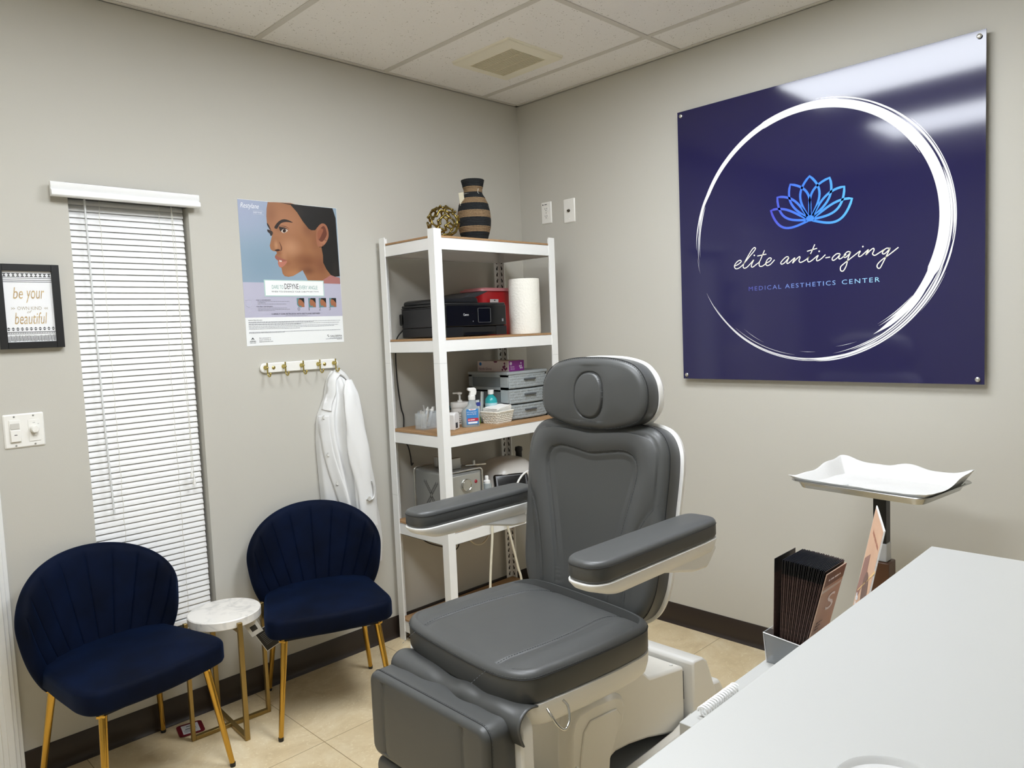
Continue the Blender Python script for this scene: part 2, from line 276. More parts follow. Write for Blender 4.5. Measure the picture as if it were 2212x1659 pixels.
# ------------------------------------------------------------ the room
XL, YB = -3.75, -3.7
m_wall = mat('wall_paint', 'c1beb4', 0.75, bump=(260, 0.25, 0.0006), var=(1.2, 'c5c2b8', 0.5))
m_ceil = mat('ceiling_tile', 'f6f4f1', 0.9, bump=(90, 0.5, 0.002))
m_white = mat('white_paint', 'e9e9e6', 0.4)
m_plast = mat('white_plastic', 'efeee9', 0.3)
m_dark = mat('dark_gap', '0a0a0a', 0.8)
def speckle():
    nt = m_ceil.node_tree; b = nt.nodes['Principled BSDF']; tc = nt.nodes.new('ShaderNodeTexCoord')
    v = nt.nodes.new('ShaderNodeTexVoronoi'); v.inputs['Scale'].default_value = 95; nt.links.new(tc.outputs['Object'], v.inputs['Vector'])
    n = nt.nodes.new('ShaderNodeTexNoise'); n.inputs['Scale'].default_value = 60; nt.links.new(tc.outputs['Object'], n.inputs['Vector'])
    a = nt.nodes.new('ShaderNodeMath'); a.operation = 'MULTIPLY'; a.use_clamp = True
    r1 = nt.nodes.new('ShaderNodeMapRange'); r1.inputs[1].default_value = 0.12; r1.inputs[2].default_value = 0.26; r1.inputs[3].default_value = 1; r1.inputs[4].default_value = 0
    r2 = nt.nodes.new('ShaderNodeMapRange'); r2.inputs[1].default_value = 0.52; r2.inputs[2].default_value = 0.6
    nt.links.new(v.outputs['Distance'], r1.inputs[0]); nt.links.new(n.outputs['Fac'], r2.inputs[0]); nt.links.new(r1.outputs[0], a.inputs[0]); nt.links.new(r2.outputs[0], a.inputs[1])
    mx = nt.nodes.new('ShaderNodeMix'); mx.data_type = 'RGBA'; mx.inputs[6].default_value = lin('f6f4f1'); mx.inputs[7].default_value = lin('a49d92')
    nt.links.new(a.outputs[0], mx.inputs[0]); nt.links.new(mx.outputs[2], b.inputs['Base Color'])
speckle()
def floor_mat():
    m = mat('floor_tile', 'dcc8a0', 0.3, bump=(45, 0.15, 0.0006)); nt = m.node_tree; b = nt.nodes['Principled BSDF']
    tc = nt.nodes.new('ShaderNodeTexCoord')
    n = nt.nodes.new('ShaderNodeTexNoise'); n.inputs['Scale'].default_value = 5; n.inputs['Detail'].default_value = 10; n.inputs['Roughness'].default_value = 0.65; n.inputs['Distortion'].default_value = 1.2
    nt.links.new(tc.outputs['Object'], n.inputs['Vector']); r = nt.nodes.new('ShaderNodeValToRGB'); e = r.color_ramp.elements
    e[0].position = 0.3; e[0].color = lin('cfba92'); e[1].position = 0.72; e[1].color = lin('ecdcba')
    k = e.new(0.5); k.color = lin('dfcba4')
    nt.links.new(n.outputs['Fac'], r.inputs[0])
    v = nt.nodes.new('ShaderNodeTexNoise'); v.inputs['Scale'].default_value = 38; v.inputs['Detail'].default_value = 6; v.inputs['Distortion'].default_value = 2.5; nt.links.new(tc.outputs['Object'], v.inputs['Vector'])
    r2 = nt.nodes.new('ShaderNodeMapRange'); r2.inputs[1].default_value = 0.58; r2.inputs[2].default_value = 0.68; r2.inputs[4].default_value = 0.4; nt.links.new(v.outputs['Fac'], r2.inputs[0])
    mx = nt.nodes.new('ShaderNodeMix'); mx.data_type = 'RGBA'; mx.inputs[7].default_value = lin('fbf0d4'); nt.links.new(r2.outputs[0], mx.inputs[0]); nt.links.new(r.outputs[0], mx.inputs[6])
    # tile joints: 0.61 m squares, hairline
    sx = nt.nodes.new('ShaderNodeSeparateXYZ'); nt.links.new(tc.outputs['Object'], sx.inputs[0]); outs = []
    for ax, off in ((0, 1.665+6.1), (1, 0.548+6.1)):
        a = nt.nodes.new('ShaderNodeMath'); a.inputs[1].default_value = off; nt.links.new(sx.outputs[ax], a.inputs[0])
        p = nt.nodes.new('ShaderNodeMath'); p.operation = 'PINGPONG'; p.inputs[1].default_value = 0.305; nt.links.new(a.outputs[0], p.inputs[0])
        l = nt.nodes.new('ShaderNodeMath'); l.operation = 'LESS_THAN'; l.inputs[1].default_value = 0.0014; nt.links.new(p.outputs[0], l.inputs[0]); outs.append(l)
    mm = nt.nodes.new('ShaderNodeMath'); mm.operation = 'MAXIMUM'; nt.links.new(outs[0].outputs[0], mm.inputs[0]); nt.links.new(outs[1].outputs[0], mm.inputs[1])
    mj = nt.nodes.new('ShaderNodeMix'); mj.data_type = 'RGBA'; mj.inputs[7].default_value = lin('a08a64'); nt.links.new(mm.outputs[0], mj.inputs[0]); nt.links.new(mx.outputs[2], mj.inputs[6])
    nt.links.new(mj.outputs[2], b.inputs['Base Color']); return m
m_floor = floor_mat()
struct(MB().box(XL-0.1, 0.1, YB-0.1, 0.2, -0.1, 0), 'floor', m_floor)
# left wall (y = 0) with the window opening
wx0, wx1, wz0, wz1 = -2.187, -1.787, 0.335, 1.945
b = MB(); b.box(XL, -3.36, 0, 0.14, 0, H+0.1).box(-3.36, -2.52, 0, 0.14, 2.06, H+0.1).box(-2.52, wx0, 0, 0.14, 0, H+0.1).box(wx1, 0, 0, 0.14, 0, H+0.1).box(wx0, wx1, 0, 0.14, 0, wz0).box(wx0, wx1, 0, 0.14, wz1, H+0.1)
struct(b, 'wall_left', m_wall, weld=False)
struct(MB().box(0, 0.12, YB, 0.14, 0, H+0.1), 'wall_right', m_wall)
struct(MB().box(XL-0.12, XL, YB, 0.14, 0, H+0.1), 'wall_back', m_wall)
struct(MB().box(XL-0.12, 0.12, YB-0.12, YB, 0, H+0.1), 'wall_front', m_wall)
# ceiling: lay-in tiles and grid; two openings carry the troffers
gx = [-0.255-0.61*k for k in range(0, 6)]; gy = [-1.014, -2.234, -3.454]
LX = [(-1.475, -0.865), (-2.695, -2.085)]; LY = (-2.234, -1.014)
b = MB(); xs = sorted([XL]+gx+[0]); ys = sorted([YB]+gy+[0])
for i in range(len(xs)-1):
    for j in range(len(ys)-1):
        x0, x1, y0, y1 = xs[i], xs[i+1], ys[j], ys[j+1]
        if any(abs(x0-a) < 0.01 and abs(y0-LY[0]) < 0.01 for a, _ in LX): continue
        b.box(x0+0.004, x1-0.004, y0+0.004, y1-0.004, H+0.003, H+0.02)
b.box(XL, 0, YB, 0, H+0.12, H+0.14)
struct(b, 'ceiling', m_ceil, weld=False)
m_grid = mat('grid_metal', 'd6d2ca', 0.45)
b = MB()
for x in gx: b.box(x-0.012, x+0.012, YB, 0, H-0.001, H+0.0028)
for y in gy: b.box(XL, 0, y-0.012, y+0.012, H-0.0014, H+0.0026)
b.box(XL, 0, -0.02, 0, H-0.002, H+0.002).box(-0.02, 0, YB, 0, H-0.002, H+0.002).box(XL, 0, -0.004, 0, H-0.002, H+0.02).box(-0.004, 0, YB, 0, H-0.002, H+0.02)
struct(b, 'trim_1', m_grid, weld=False)
m_lens = mat('troffer_lens', 'ffffff', 0.4, emit=('eff4fb', LAMP), bump=(300, 0.2, 0.001))
for i, (x0, x1) in enumerate(LX):
    t = thing('ceiling_light', ('fluorescent ceiling troffer nearest the wall with the navy sign', 'fluorescent ceiling troffer further from the wall with the navy sign')[i], 'ceiling light', ((x0+x1)/2, -1.624, H), group='recessed ceiling troffers')
    f = MB()
    for a in ((-0.305, -0.275, -0.61, 0.61), (0.275, 0.305, -0.61, 0.61), (-0.275, 0.275, -0.61, -0.575), (-0.275, 0.275, 0.575, 0.61)): f.box(*a, 0.003, 0.03)
    f.box(-0.3, 0.3, -0.605, 0.605, 0.03, 0.1); f.build('frame', m_white, t, weld=False)
    MB().box(-0.2745, 0.2745, -0.5745, 0.5745, 0.012, 0.016).build('diffuser', m_lens, t)
# baseboards: dark rubber cove base
m_base = mat('rubber_base', '2b211b', 0.35, bump=(30, 0.1, 0.0005))
def cove(p):  # profile (out from the wall, z)
    return [(0, 0), (0.016, 0), (0.014, 0.004), (0.009, 0.009), (0.006, 0.018), (0.0045, 0.03), (0.004, 0.096), (0.002, 0.099), (0, 0.099)]
struct(MB().prism(cove(0), lambda p: Vector((-2.452, -p[0], p[1])), lambda p: Vector((0, -p[0], p[1]))), 'baseboard_left', m_base, smooth=50)
struct(MB().prism(cove(0), lambda p: Vector((-p[0], 0, p[1])), lambda p: Vector((-p[0], YB, p[1]))), 'baseboard_right', m_base, smooth=50)
# door with its casing at the left edge of the picture
d = struct(MB().box(-3.345, -2.535, 0.02, 0.06, 0.01, 2.045), 'door_1', mat('door_paint', 'dcdad4', 0.4), bevel=0.002)
b = MB()
for (x0, x1, z0, z1) in ((-2.522, -2.452, 0, 2.13), (-3.43, -3.36, 0, 2.13)): 
    b.box(x0, x1, -0.012, 0, z0, z1).box(x0+0.012, x1-0.012, -0.018, -0.012, z0, z1-0.012).box(x0+0.026, x1-0.024, -0.022, -0.018, z0, z1-0.02)
b.box(-3.36, -2.522, -0.012, 0, 2.06, 2.13).box(-3.36, -2.522, -0.018, -0.012, 2.072, 2.118)
b.box(-2.54, -2.522, 0, 0.12, 0, 2.06).box(-3.36, -3.345, 0, 0.12, 0, 2.06).box(-3.345, -2.54, 0, 0.12, 2.045, 2.06)
struct(b, 'trim_2', m_white, weld=False, bevel=0.0015)
k = MB().lathe([(0, 0), (0.032, 0.0), (0.032, 0.006), (0.012, 0.01), (0.012, 0.035), (0.026, 0.045), (0.03, 0.06), (0.02, 0.072), (0, 0.074)], 24, M=Rx(math.radians(90)))
k.build('door_handle', mat('steel', 'b8b8b5', 0.25, 1.0), d, smooth=40).location = (-3.28, 0.02, 1.0)
# window: frame and pane behind the blind
wn = struct(MB().box(wx0, wx1, 0.075, 0.105, wz0, wz0+0.03).box(wx0, wx1, 0.075, 0.105, wz1-0.03, wz1).box(wx0, wx0+0.03, 0.075, 0.105, wz0, wz1).box(wx1-0.03, wx1, 0.075, 0.105, wz0, wz1), 'window_1', m_white, weld=False)
MB().box(wx0+0.03, wx1-0.03, 0.088, 0.092, wz0+0.03, wz1-0.03).build('pane', mat('glass', 'dfe8e8', 0.02, trans=1.0), wn)
# ------------------------------------------------------------ window blind
m_slat = mat('blind_vinyl', 'f0f0ee', 0.35)
t = thing('window_blind', 'closed white mini blind covering the tall narrow window', 'window blind', (-1.987, 0, 0.34))
X0, X1 = -2.181+1.987, -1.7965+1.987
b = MB(); z = 1.92; n = 0; pitch_ = 0.0213
while z > 0.385:
    a0 = math.radians(68); yc, zc = 0.036, z-0.34
    pts = []
    for i in range(6):
        u = (i/5-0.5)*0.0255; bow = 0.0022*(1-(2*i/5-1)**2)
        pts.append((yc+u*math.cos(a0)-bow*math.sin(a0), zc+u*math.sin(a0)+bow*math.cos(a0)*0-0))
    wob = 0.0007*math.sin(n*1.7)
    vs = [Vector((x+wob, y, zz)) for x in (X0, X1) for (y, zz) in pts]+[Vector((x+wob, y+0.0006, zz+0.0003)) for x in (X0, X1) for (y, zz) in pts]
    fs = [(i, i+1, 7+i, 6+i) for i in range(5)]+[(12+i, 18+i, 19+i, 13+i) for i in range(5)]+[(0, 6, 18, 12), (5, 17, 23, 11)]+[(i, 12+i, 13+i, i+1) for i in range(5)]+[(6+i, 7+i, 19+i, 18+i) for i in range(5)]
    b.add(vs, fs); z -= pitch_; n += 1
b.build('slats', m_slat, t, smooth=60)
MB().box(X0, X1, 0.025, 0.05, 0.012, 0.03).build('bottom_rail', m_slat, t, bevel=0.003)
pr = [(0, 0), (-0.02, 0), (-0.024, 0.004), (-0.024, 0.016), (-0.018, 0.022), (-0.012, 0.022), (-0.016, 0.03), (-0.016, 0.044), (-0.012, 0.048), (0, 0.048)]
MB().prism(pr, lambda p: Vector((-2.243+1.987, -0.02+p[0], 1.921-0.34+p[1])), lambda p: Vector((-1.757+1.987, -0.02+p[0], 1.921-0.34+p[1]))).build('valance', m_slat, t, smooth=40)
MB().box(-0.2, 0.2, -0.015, 0.03, 1.585, 1.612).box(-0.21, 0.21, -0.019, 0.0, 1.612, 1.632).build('head_rail', mat('dark_metal', '3a3a38', 0.4, 0.6), t)
m_cord = mat('cord_white', 'dedcd2', 0.6)
for xx in (-2.086, -1.886):
    b = MB()
    b.tube([(xx+1.987+0.0015*math.sin(k*1.3), 0.0205, 1.6-k*0.02) for k in range(79)], 0.0009, 5)
    b.build('ladder_cord', m_cord, t)
b = MB().tube([(-0.146, 0.012, 1.585), (-0.145, 0.008, 1.2), (-0.142, 0.004, 0.8), (-0.135, 0.002, 0.49)], 0.0035, 6); b.tube([(-0.147, 0.015, 1.6), (-0.146, 0.012, 1.585)], 0.002, 6)
b.build('tilt_wand', mat('clear_wand', 'eef0f0', 0.15, trans=0.2), t, smooth=40)
b = MB().tube(cat([(0.142, 0.012, 1.59), (0.14, 0.008, 1.45), (0.145, 0.006, 1.2), (0.141, 0.003, 1.0), (0.146, 0.001, 0.78), (0.143, 0.001, 0.60)]), 0.001, 5)
b.tube(cat([(0.142, 0.012, 1.59), (0.148, 0.008, 1.45), (0.143, 0.006, 1.2), (0.149, 0.003, 1.0), (0.149, 0.001, 0.78), (0.15, 0.001, 0.575)]), 0.001, 5)
b.build('pull_cord', m_cord, t)
for (xx, zz) in ((0.143, 0.60), (0.15, 0.572)):
    MB().lathe([(0.0015, 0), (0.003, -0.002), (0.0045, -0.012), (0.0065, -0.024), (0.0065, -0.028), (0, -0.028)], 12, c=(xx, 0.001, zz)).build('tassel', m_plast, t, smooth=40)
# ------------------------------------------------------------ ceiling vent
m_vent = mat('aged_vent', 'f3eedb', 0.45)
t = thing('ceiling_vent', 'cream square exhaust fan grille on the ceiling tile', 'ceiling vent', (-0.53, -0.468, H+0.003))
b = MB(); 
def ring_prism(mb, o, i, z0, z1):
    n = len(o); vs = [Vector((p[0], p[1], z0)) for p in o]+[Vector((p[0], p[1], z1)) for p in i]+[Vector((p[0], p[1], z1+0.004)) for p in i]
    mb.add(vs, [(k, (k+1) % n, n+(k+1) % n, n+k) for k in range(n)]+[(n+k, n+(k+1) % n, 2*n+(k+1) % n, 2*n+k) for k in range(n)])
ring_prism(b, rrect(0.345, 0.365, 0.012), rrect(0.335, 0.355, 0.01), 0, -0.012)
ring_prism(b, rrect(0.335, 0.355, 0.01), rrect(0.21, 0.265, 0.006), -0.012, -0.017)
b.build('cover', m_vent, t, smooth=30)
b = MB()
for k in range(30): y = -0.1305+k*0.009; b.box(-0.105, 0.105, y-0.0024, y+0.0024, -0.0165, -0.0135)
for x in (-0.105, -0.036, 0.034, 0.103): b.box(x-0.0015, x+0.0015, -0.1325, 0.1325, -0.0172, -0.0135)
b.build('grille', mat('vent_grille', 'e4dcc0', 0.5), t, weld=False)
MB().box(-0.107, 0.107, -0.134, 0.134, -0.008, -0.006).build('fan_cavity', mat('vent_cavity', 'a89f80', 0.8), t)
# ------------------------------------------------------------ switch plate, outlet, coax plate
m_plate = mat('switch_plastic', 'f1efe8', 0.28)
m_screw = mat('screw_metal', 'a9a9a4', 0.35, 0.8)
def plate(t, w_, h_, F):
    b = MB(); o = rrect(w_, h_, 0.004, 3); i = rrect(w_-0.008, h_-0.008, 0.003, 3)
    n = len(o); vs = [F(p[0], 0, p[1]) for p in o]+[F(p[0], -0.002, p[1]) for p in o]+[F(p[0], -0.0055, p[1]) for p in i]
    b.add(vs, [(k, (k+1) % n, n+(k+1) % n, n+k) for k in range(n)]+[(n+k, n+(k+1) % n, 2*n+(k+1) % n, 2*n+k) for k in range(n)]+[tuple(range(2*n, 3*n))])
    return b.build('plate', m_plate, t, smooth=25)
FL = lambda x, y, z: Vector((x, y, z))
t = thing('wall_switch', 'white double wall plate with motion-sensor switch and timer dial under the framed print', 'light switch', (-2.370, 0, 1.158))
plate(t, 0.114, 0.111, FL)
s = MB().box(-0.041, -0.011, -0.009, -0.0055, -0.036, 0.036).build('sensor_switch', m_plate, t, bevel=0.001)
MB().box(-0.0385, -0.0135, -0.011, -0.009, 0.007, 0.026).build('sensor_lens', mat('lens_grey', 'cfccc4', 0.3), s, bevel=0.001)
MB().box(-0.04, -0.012, -0.0125, -0.009, -0.034, 0.004).build('rocker', m_plate, s, bevel=0.0015)
MB().box(-0.030, -0.022, -0.0129, -0.012, -0.013, -0.011).build('indicator_slot', m_dark, s)
s = MB().box(0.011, 0.044, -0.007, -0.0055, -0.037, 0.033).build('timer_face', m_plate, t, bevel=0.0006)
d_ = MB().lathe([(0.0, 0.017), (0.0095, 0.017), (0.011, 0.015), (0.0125, 0.003), (0.0125, 0)], 28, M=Tr(0.0275, -0.007, 0.002) @ Rx(math.radians(90))).build('dial', m_plate, s, smooth=40)
MB().box(-0.0025, 0.0025, -0.021, -0.012, -0.0115, 0.0115, M=Tr(0.0275, -0.005, 0.002) @ Ry(math.radians(25))).build('dial_grip', m_plate, d_, bevel=0.0008)
b = MB()
for k in range(9):
    a = math.radians(150+k*14); b.box(-0.0003, 0.0003, -0.0073, -0.007, 0.0135, 0.0155, M=Tr(0.0275, 0, 0.002) @ Ry(-a+math.radians(90)))
put_text(b, 'OFF', 0.024, 0.0215, 0.007, 0.0028, y=-0.0073); put_text(b, '12', 0.0375, 0.017, 0.004, 0.003, y=-0.0073); put_text(b, 'HOURS', 0.023, -0.022, 0.009, 0.002, y=-0.0073)
b.build('dial_markings', mat('ink_grey', '55534e', 0.6), s, weld=False)
for (x, z_) in ((-0.026, 0.047), (0.0275, 0.047), (-0.026, -0.047), (0.0275, -0.047)):
    MB().lathe([(0, 0.0075), (0.002, 0.0075), (0.003, 0.006), (0.003, 0.005)], 12, M=Tr(x, 0, z_) @ Rx(math.radians(90))).build('screw', m_screw, t, smooth=40)
FR = lambda x, y, z: Vector((y, -x, z))
t = thing('wall_outlet', 'white duplex power outlet high on the wall by the corner', 'power outlet', (0, -0.19, 2.021))
plate(t, 0.07, 0.112, FR)
b = MB()
for dz in (0.019, -0.019): b.prism([(-0.0145, -0.009), (-0.009, -0.0135), (0.009, -0.0135), (0.0145, -0.009), (0.0145, 0.009), (0.009, 0.0135), (-0.009, 0.0135), (-0.0145, 0.009)], lambda p: FR(p[0], -0.0055, p[1]+dz), lambda p: FR(p[0], -0.0075, p[1]+dz))
s = b.build('receptacle', m_plate, t, weld=False)
b = MB()
for dz in (0.019, -0.019):
    for x in (-0.006, 0.006): b.box(-0.0078, -0.0074, -x-0.0012, -x+0.0012, dz-0.001, dz+0.006)
    b.box(-0.0078, -0.0074, -0.002, 0.002, dz-0.0085, dz-0.0045)
b.build('slots', m_dark, s, weld=False)
MB().lathe([(0, 0.0075), (0.0022, 0.0075), (0.003, 0.006), (0.003, 0.005)], 12, M=Ry(math.radians(-90))).build('screw', m_screw, t, smooth=40)
b = MB(); b.lathe([(0, 0.0062), (0.0035, 0.0062), (0.004, 0.005)], 12, M=Tr(0, 0.022, 0.043) @ Ry(math.radians(-90)))
dashes(b, 0, 0, 0.018, 0.005, F=lambda v: Vector((-0.0058, 0.011-v.x, v.z+0.041))); b.build('circuit_mark', mat('ink_black', '161616', 0.5), t, weld=False)
t = thing('coax_plate', 'white wall plate with a single coaxial jack, right of the outlet', 'wall plate', (0, -0.346, 2.011))
plate(t, 0.075, 0.12, FR)
MB().lathe([(0, 0.018), (0.002, 0.018), (0.0048, 0.017), (0.0048, 0.009), (0.0075, 0.009), (0.0075, 0.005)], 14, M=Ry(math.radians(-90))).build('jack', mat('jack_metal', '6d675c', 0.3, 1.0), t, smooth=40)
for z_ in (0.042, -0.042): MB().lathe([(0, 0.0075), (0.0022, 0.0075), (0.003, 0.006), (0.003, 0.005)], 12, M=Tr(0, 0, z_) @ Ry(math.radians(-90))).build('screw', m_plate, t, smooth=40)
# ------------------------------------------------------------ framed print
t = thing('framed_print', 'small black-framed gold lettering print above the switch', 'framed print', (-2.417+0.09, 0, 1.424))
# frame 0.18 x 0.27; local x from -0.09
b = MB(); o0, o1, z0, z1 = -0.09, 0.091, 0.0, 0.272; i0, i1, j0, j1 = -0.0685, 0.0685, 0.0215, 0.2505
b.box(o0, i0, -0.022, -0.002, z0, z1).box(i1, o1, -0.022, -0.002, z0, z1).box(i0, i1, -0.022, -0.002, z0, j0).box(i0, i1, -0.022, -0.002, j1, z1)
b.build('frame', mat('black_frame', '0d0d0e', 0.45), t, weld=False, bevel=0.001)
pp = MB().box(i0, i1, -0.012, -0.010, j0, j1).build('print', mat('paper', 'f3f3f3', 0.6), t)
ink = MB(); y = -0.0124
def strip(x0, x1, a, b_): ink.box(x0, x1, y, y+0.0003, a, b_)
for zc in (0.2275, 0.221, 0.2155): strip(i0, i1, zc-0.0009, zc+0.0009)
for k in range(11):
    x = i0+0.006+k*0.0125
    ink.poly([Vector((x-0.006, y, 0.243)), Vector((x+0.006, y, 0.243)), Vector((x, y, 0.2365))]); ink.poly([Vector((x, y, 0.238)), Vector((x+0.006, y, 0.2315)), Vector((x-0.006, y, 0.2315))])
for k in range(11):
    x = i0+0.006+k*0.0125
    ink.poly([Vector((x-0.005, y, 0.0645)), Vector((x+0.005, y, 0.0645)), Vector((x, y, 0.0695))]); ink.poly([Vector((x-0.005, y, 0.0625)), Vector((x, y, 0.0575)), Vector((x+0.005, y, 0.0625))])
strip(i0, i1, 0.0525, 0.0545); strip(i0, i1, 0.0465, 0.0475)
for k in range(28): x = i0+0.003+k*0.0048; ink.box(x-0.001, x+0.001, y, y+0.0003, 0.0485, 0.0515)
for k in range(44): x = i0+0.0015+k*0.0031; ink.box(x-0.0008, x+0.0008, y, y+0.0003, 0.0225+0.003*random.random(), 0.0405+0.003*random.random())
ink.build('tribal_border', mat('ink_black', '161616', 0.5), pp, weld=False)
m_goldink = mat('gold_ink', 'b08a45', 0.35, 0.35, var=(120, 'd8bd84', 0.3))
b = MB(); put_text(b, 'be', -0.043, 0.161, 0.028, 0.037, 0.25, y); put_text(b, 'your', -0.008, 0.148, 0.053, 0.04, 0.25, y); put_text(b, 'beautiful', -0.044, 0.079, 0.092, 0.038, 0.25, y)
b.build('gold_lettering', m_goldink, pp, weld=False)
b = MB(); put_text(b, 'OWN KIND', -0.034, 0.125, 0.068, 0.011, 0, y); put_text(b, 'of', -0.008, 0.1145, 0.014, 0.009, 0.4, y); put_text(b, '»', -0.052, 0.127, 0.012, 0.006, 0, y); put_text(b, '«', 0.041, 0.127, 0.012, 0.006, 0, y)
b.build('small_lettering', mat('pale_gold_ink', 'a79a78', 0.5), pp, weld=False)
MB().box(i0, i1, -0.0145, -0.0138, j0, j1).build('glazing', mat('print_glass', 'f4f6f6', 0.03, alpha=0.05), t)
# ------------------------------------------------------------ poster
t = thing('poster', 'large unframed skincare poster with a woman\'s profile above the coat hooks', 'poster', (-1.594, 0, 1.397))
sheet = MB().box(0.0, 0.4445, -0.0012, -0.0003, 0, 0.579).build('sheet', mat('poster_white', 'eef0ee', 0.35), t)
def pl(pts, lay, name, m, par=sheet):
    P = [Vector((p[0], -0.0013-lay*0.00012, p[1])) for p in pts]
    return MB().poly(P).build(name, m, par, tri=True)
pl([(0, 0.2539), (0.4435, 0.2539), (0.4435, 0.578), (0, 0.578)], 0, 'blue_ground', blob_mat('poster_blue', '8fa3b4', [(0.0, 0.56, 0.3, 0.2, 'a2a9c2', 0.9), (0.1, 0.33, 0.2, 0.15, '7d97a8', 0.7)]))
pl([(0, 0.1135), (0.4445, 0.1135), (0.4435, 0.2539), (0, 0.2539)], 0, 'lavender_band', mat('poster_lavender', 'b9b7c8', 0.4))
L = D['lines']
skin = blob_mat('poster_skin', '9a6743', [
    (0.20, 0.50, 0.13, 0.10, 'a87452', 0.9), (0.135, 0.53, 0.05, 0.06, '8d5c3d', 0.7), (0.215, 0.40, 0.07, 0.055, 'b98763', 0.9), (0.185, 0.365, 0.02, 0.05, 'b78460', 0.5),
    (0.165, 0.475, 0.02, 0.03, '8b5838', 0.6), (0.29, 0.345, 0.09, 0.05, '7c4a2b', 0.9), (0.34, 0.44, 0.05, 0.09, '875536', 0.8), (0.225, 0.29, 0.07, 0.03, 'b07a50', 0.9), (0.29, 0.305, 0.06, 0.03, '6d3f26', 0.8),
    (0.355, 0.33, 0.05, 0.08, '7c4a2f', 0.8), (0.33, 0.27, 0.08, 0.04, '94603f', 0.8), (0.152, 0.405, 0.014, 0.03, 'b98760', 0.9), (0.16, 0.375, 0.022, 0.012, '8d5535', 0.8), (0.30, 0.48, 0.04, 0.05, '7a4a30', 0.6), (0.195, 0.335, 0.03, 0.02, '8b5638', 0.6)])
pl(D['face'], 1, 'portrait', skin)
m_hair = blob_mat('poster_hair', '15120f', [(0.25, 0.545, 0.06, 0.03, '2c221b', 0.7), (0.42, 0.3, 0.02, 0.08, '2c2520', 0.6)])
pl(D['hair'], 3, 'hair', m_hair)
pl(D['shirt'], 3.6, 'shirt', mat('poster_shirt', 'a8706a', 0.4))
m_ear = blob_mat('poster_ear', '9d6549', [(0.37, 0.44, 0.03, 0.04, 'b57c5c', 0.8)])
pl(cat(D['ear'], 4, True), 4, 'ear', m_ear); pl(cat(D['earin'], 4, True), 5, 'ear_fold', mat('poster_earin', '6b3a28', 0.4)); pl(cat(D['earin2'], 4, True), 6, 'ear_ridge', mat('poster_earr', '94593f', 0.4))
m_brow = mat('poster_brow', '261a13', 0.4)
pl(cat(D['brow'], 4, True), 4, 'eyebrow', m_brow); pl(cat(D['brow2'], 4, True), 4, 'eyebrow', m_brow)
pl(cat(D['crease'], 4, True), 4, 'eye_crease', mat('poster_crease', '6a4029', 0.4)); pl(cat(D['eyew'], 4, True), 5, 'eye_white', mat('poster_eyew', 'cdbfb2', 0.4))
pl(cat(D['iris'], 4, True), 6, 'iris', mat('poster_iris', '2a1710', 0.3)); pl(cat(D['lash'], 4, True), 7, 'eyelash', m_brow); pl(cat(D['lash2'], 4, True), 5, 'eyelash', mat('poster_lash2', '2f241f', 0.4))
pl(cat(D['nostril'], 4, True), 5, 'nostril', mat('poster_nostril', '35190f', 0.4)); pl(cat(D['wing'], 4, True), 4, 'nose_crease', mat('poster_crease', '6a4029', 0.4))
pl(cat(D['lipu'], 3, True), 4, 'upper_lip', mat('poster_lipu', '9a5b4a', 0.4)); pl(cat(D['lipl'], 3, True), 4, 'lower_lip', mat('poster_lipl', 'b87460', 0.4)); pl(D['teeth'], 5, 'teeth', mat('poster_teeth', 'd8c3b8', 0.4))
b = MB()
for (px, pz) in ((0.379, 0.4415), (0.3665, 0.417), (0.3535, 0.408), (0.3665, 0.409), (0.383, 0.438)): b.lathe([(0, 0), (0.0016, 0)], 10, c=(px, -0.00225, pz), M=Rx(math.radians(90)))
b.build('earrings', mat('poster_gold', 'e9d3a8', 0.3), sheet)
box = pl([(0.088, 0.198), (0.3605, 0.198), (0.3605, 0.2655), (0.088, 0.2655)], 5, 'title_border', mat('poster_mint', 'b4d0c8', 0.4))
pl([(0.0925, 0.202), (0.3565, 0.202), (0.3565, 0.262), (0.0925, 0.262)], 6, 'title_box', mat('poster_box', 'f2f4f2', 0.4))
yt = -0.0013-0.0009
def words(name, m, items):
    b = MB()
    for (s_, x, z_, w_, h_, *sh) in items: put_text(b, s_, x, z_, w_, h_, sh[0] if sh else 0, yt)
    return b.build(name, m, sheet, weld=False)
words('mint_lettering', mat('poster_mint_ink', '7fa9a0', 0.4), [('DARE TO', 0.1215, 0.2285, 0.0505, 0.0155), ('EVERY ANGLE', 0.2445, 0.2275, 0.0845, 0.0155)])
m_pink = mat('poster_ink', '2c2c33', 0.4)
words('black_lettering', m_pink, [('DEFYNE', 0.177, 0.2285, 0.0635, 0.0215), ('WHEN YOU', 0.1185, 0.2145, 0.052, 0.0062), ('ENHANCE YOUR CHIN', 0.174, 0.2145, 0.100, 0.0062), ('PROJECTION', 0.277, 0.2145, 0.0557, 0.0062),
    ('CORRECT CHIN RETRUSION WITH', 0.1123, 0.1235, 0.134, 0.0058), ('RESTYLANE DEFYNE®', 0.25, 0.1235, 0.0835, 0.0062), ('Important Safety Information', 0.0118, 0.1, 0.0587, 0.0055), ('GALDERMA', 0.3774, 0.024, 0.058, 0.0075), ('ASPIRE', 0.0119, 0.016, 0.027, 0.005), ('aspirerewards.com', 0.0524, 0.013, 0.059, 0.0055),
    ('WHAT IS CHIN RETRUSION?', 0.05, 0.181, 0.0625, 0.004), ('HOW TREAT CHIN RETRUSION?', 0.05, 0.155, 0.07, 0.004)])
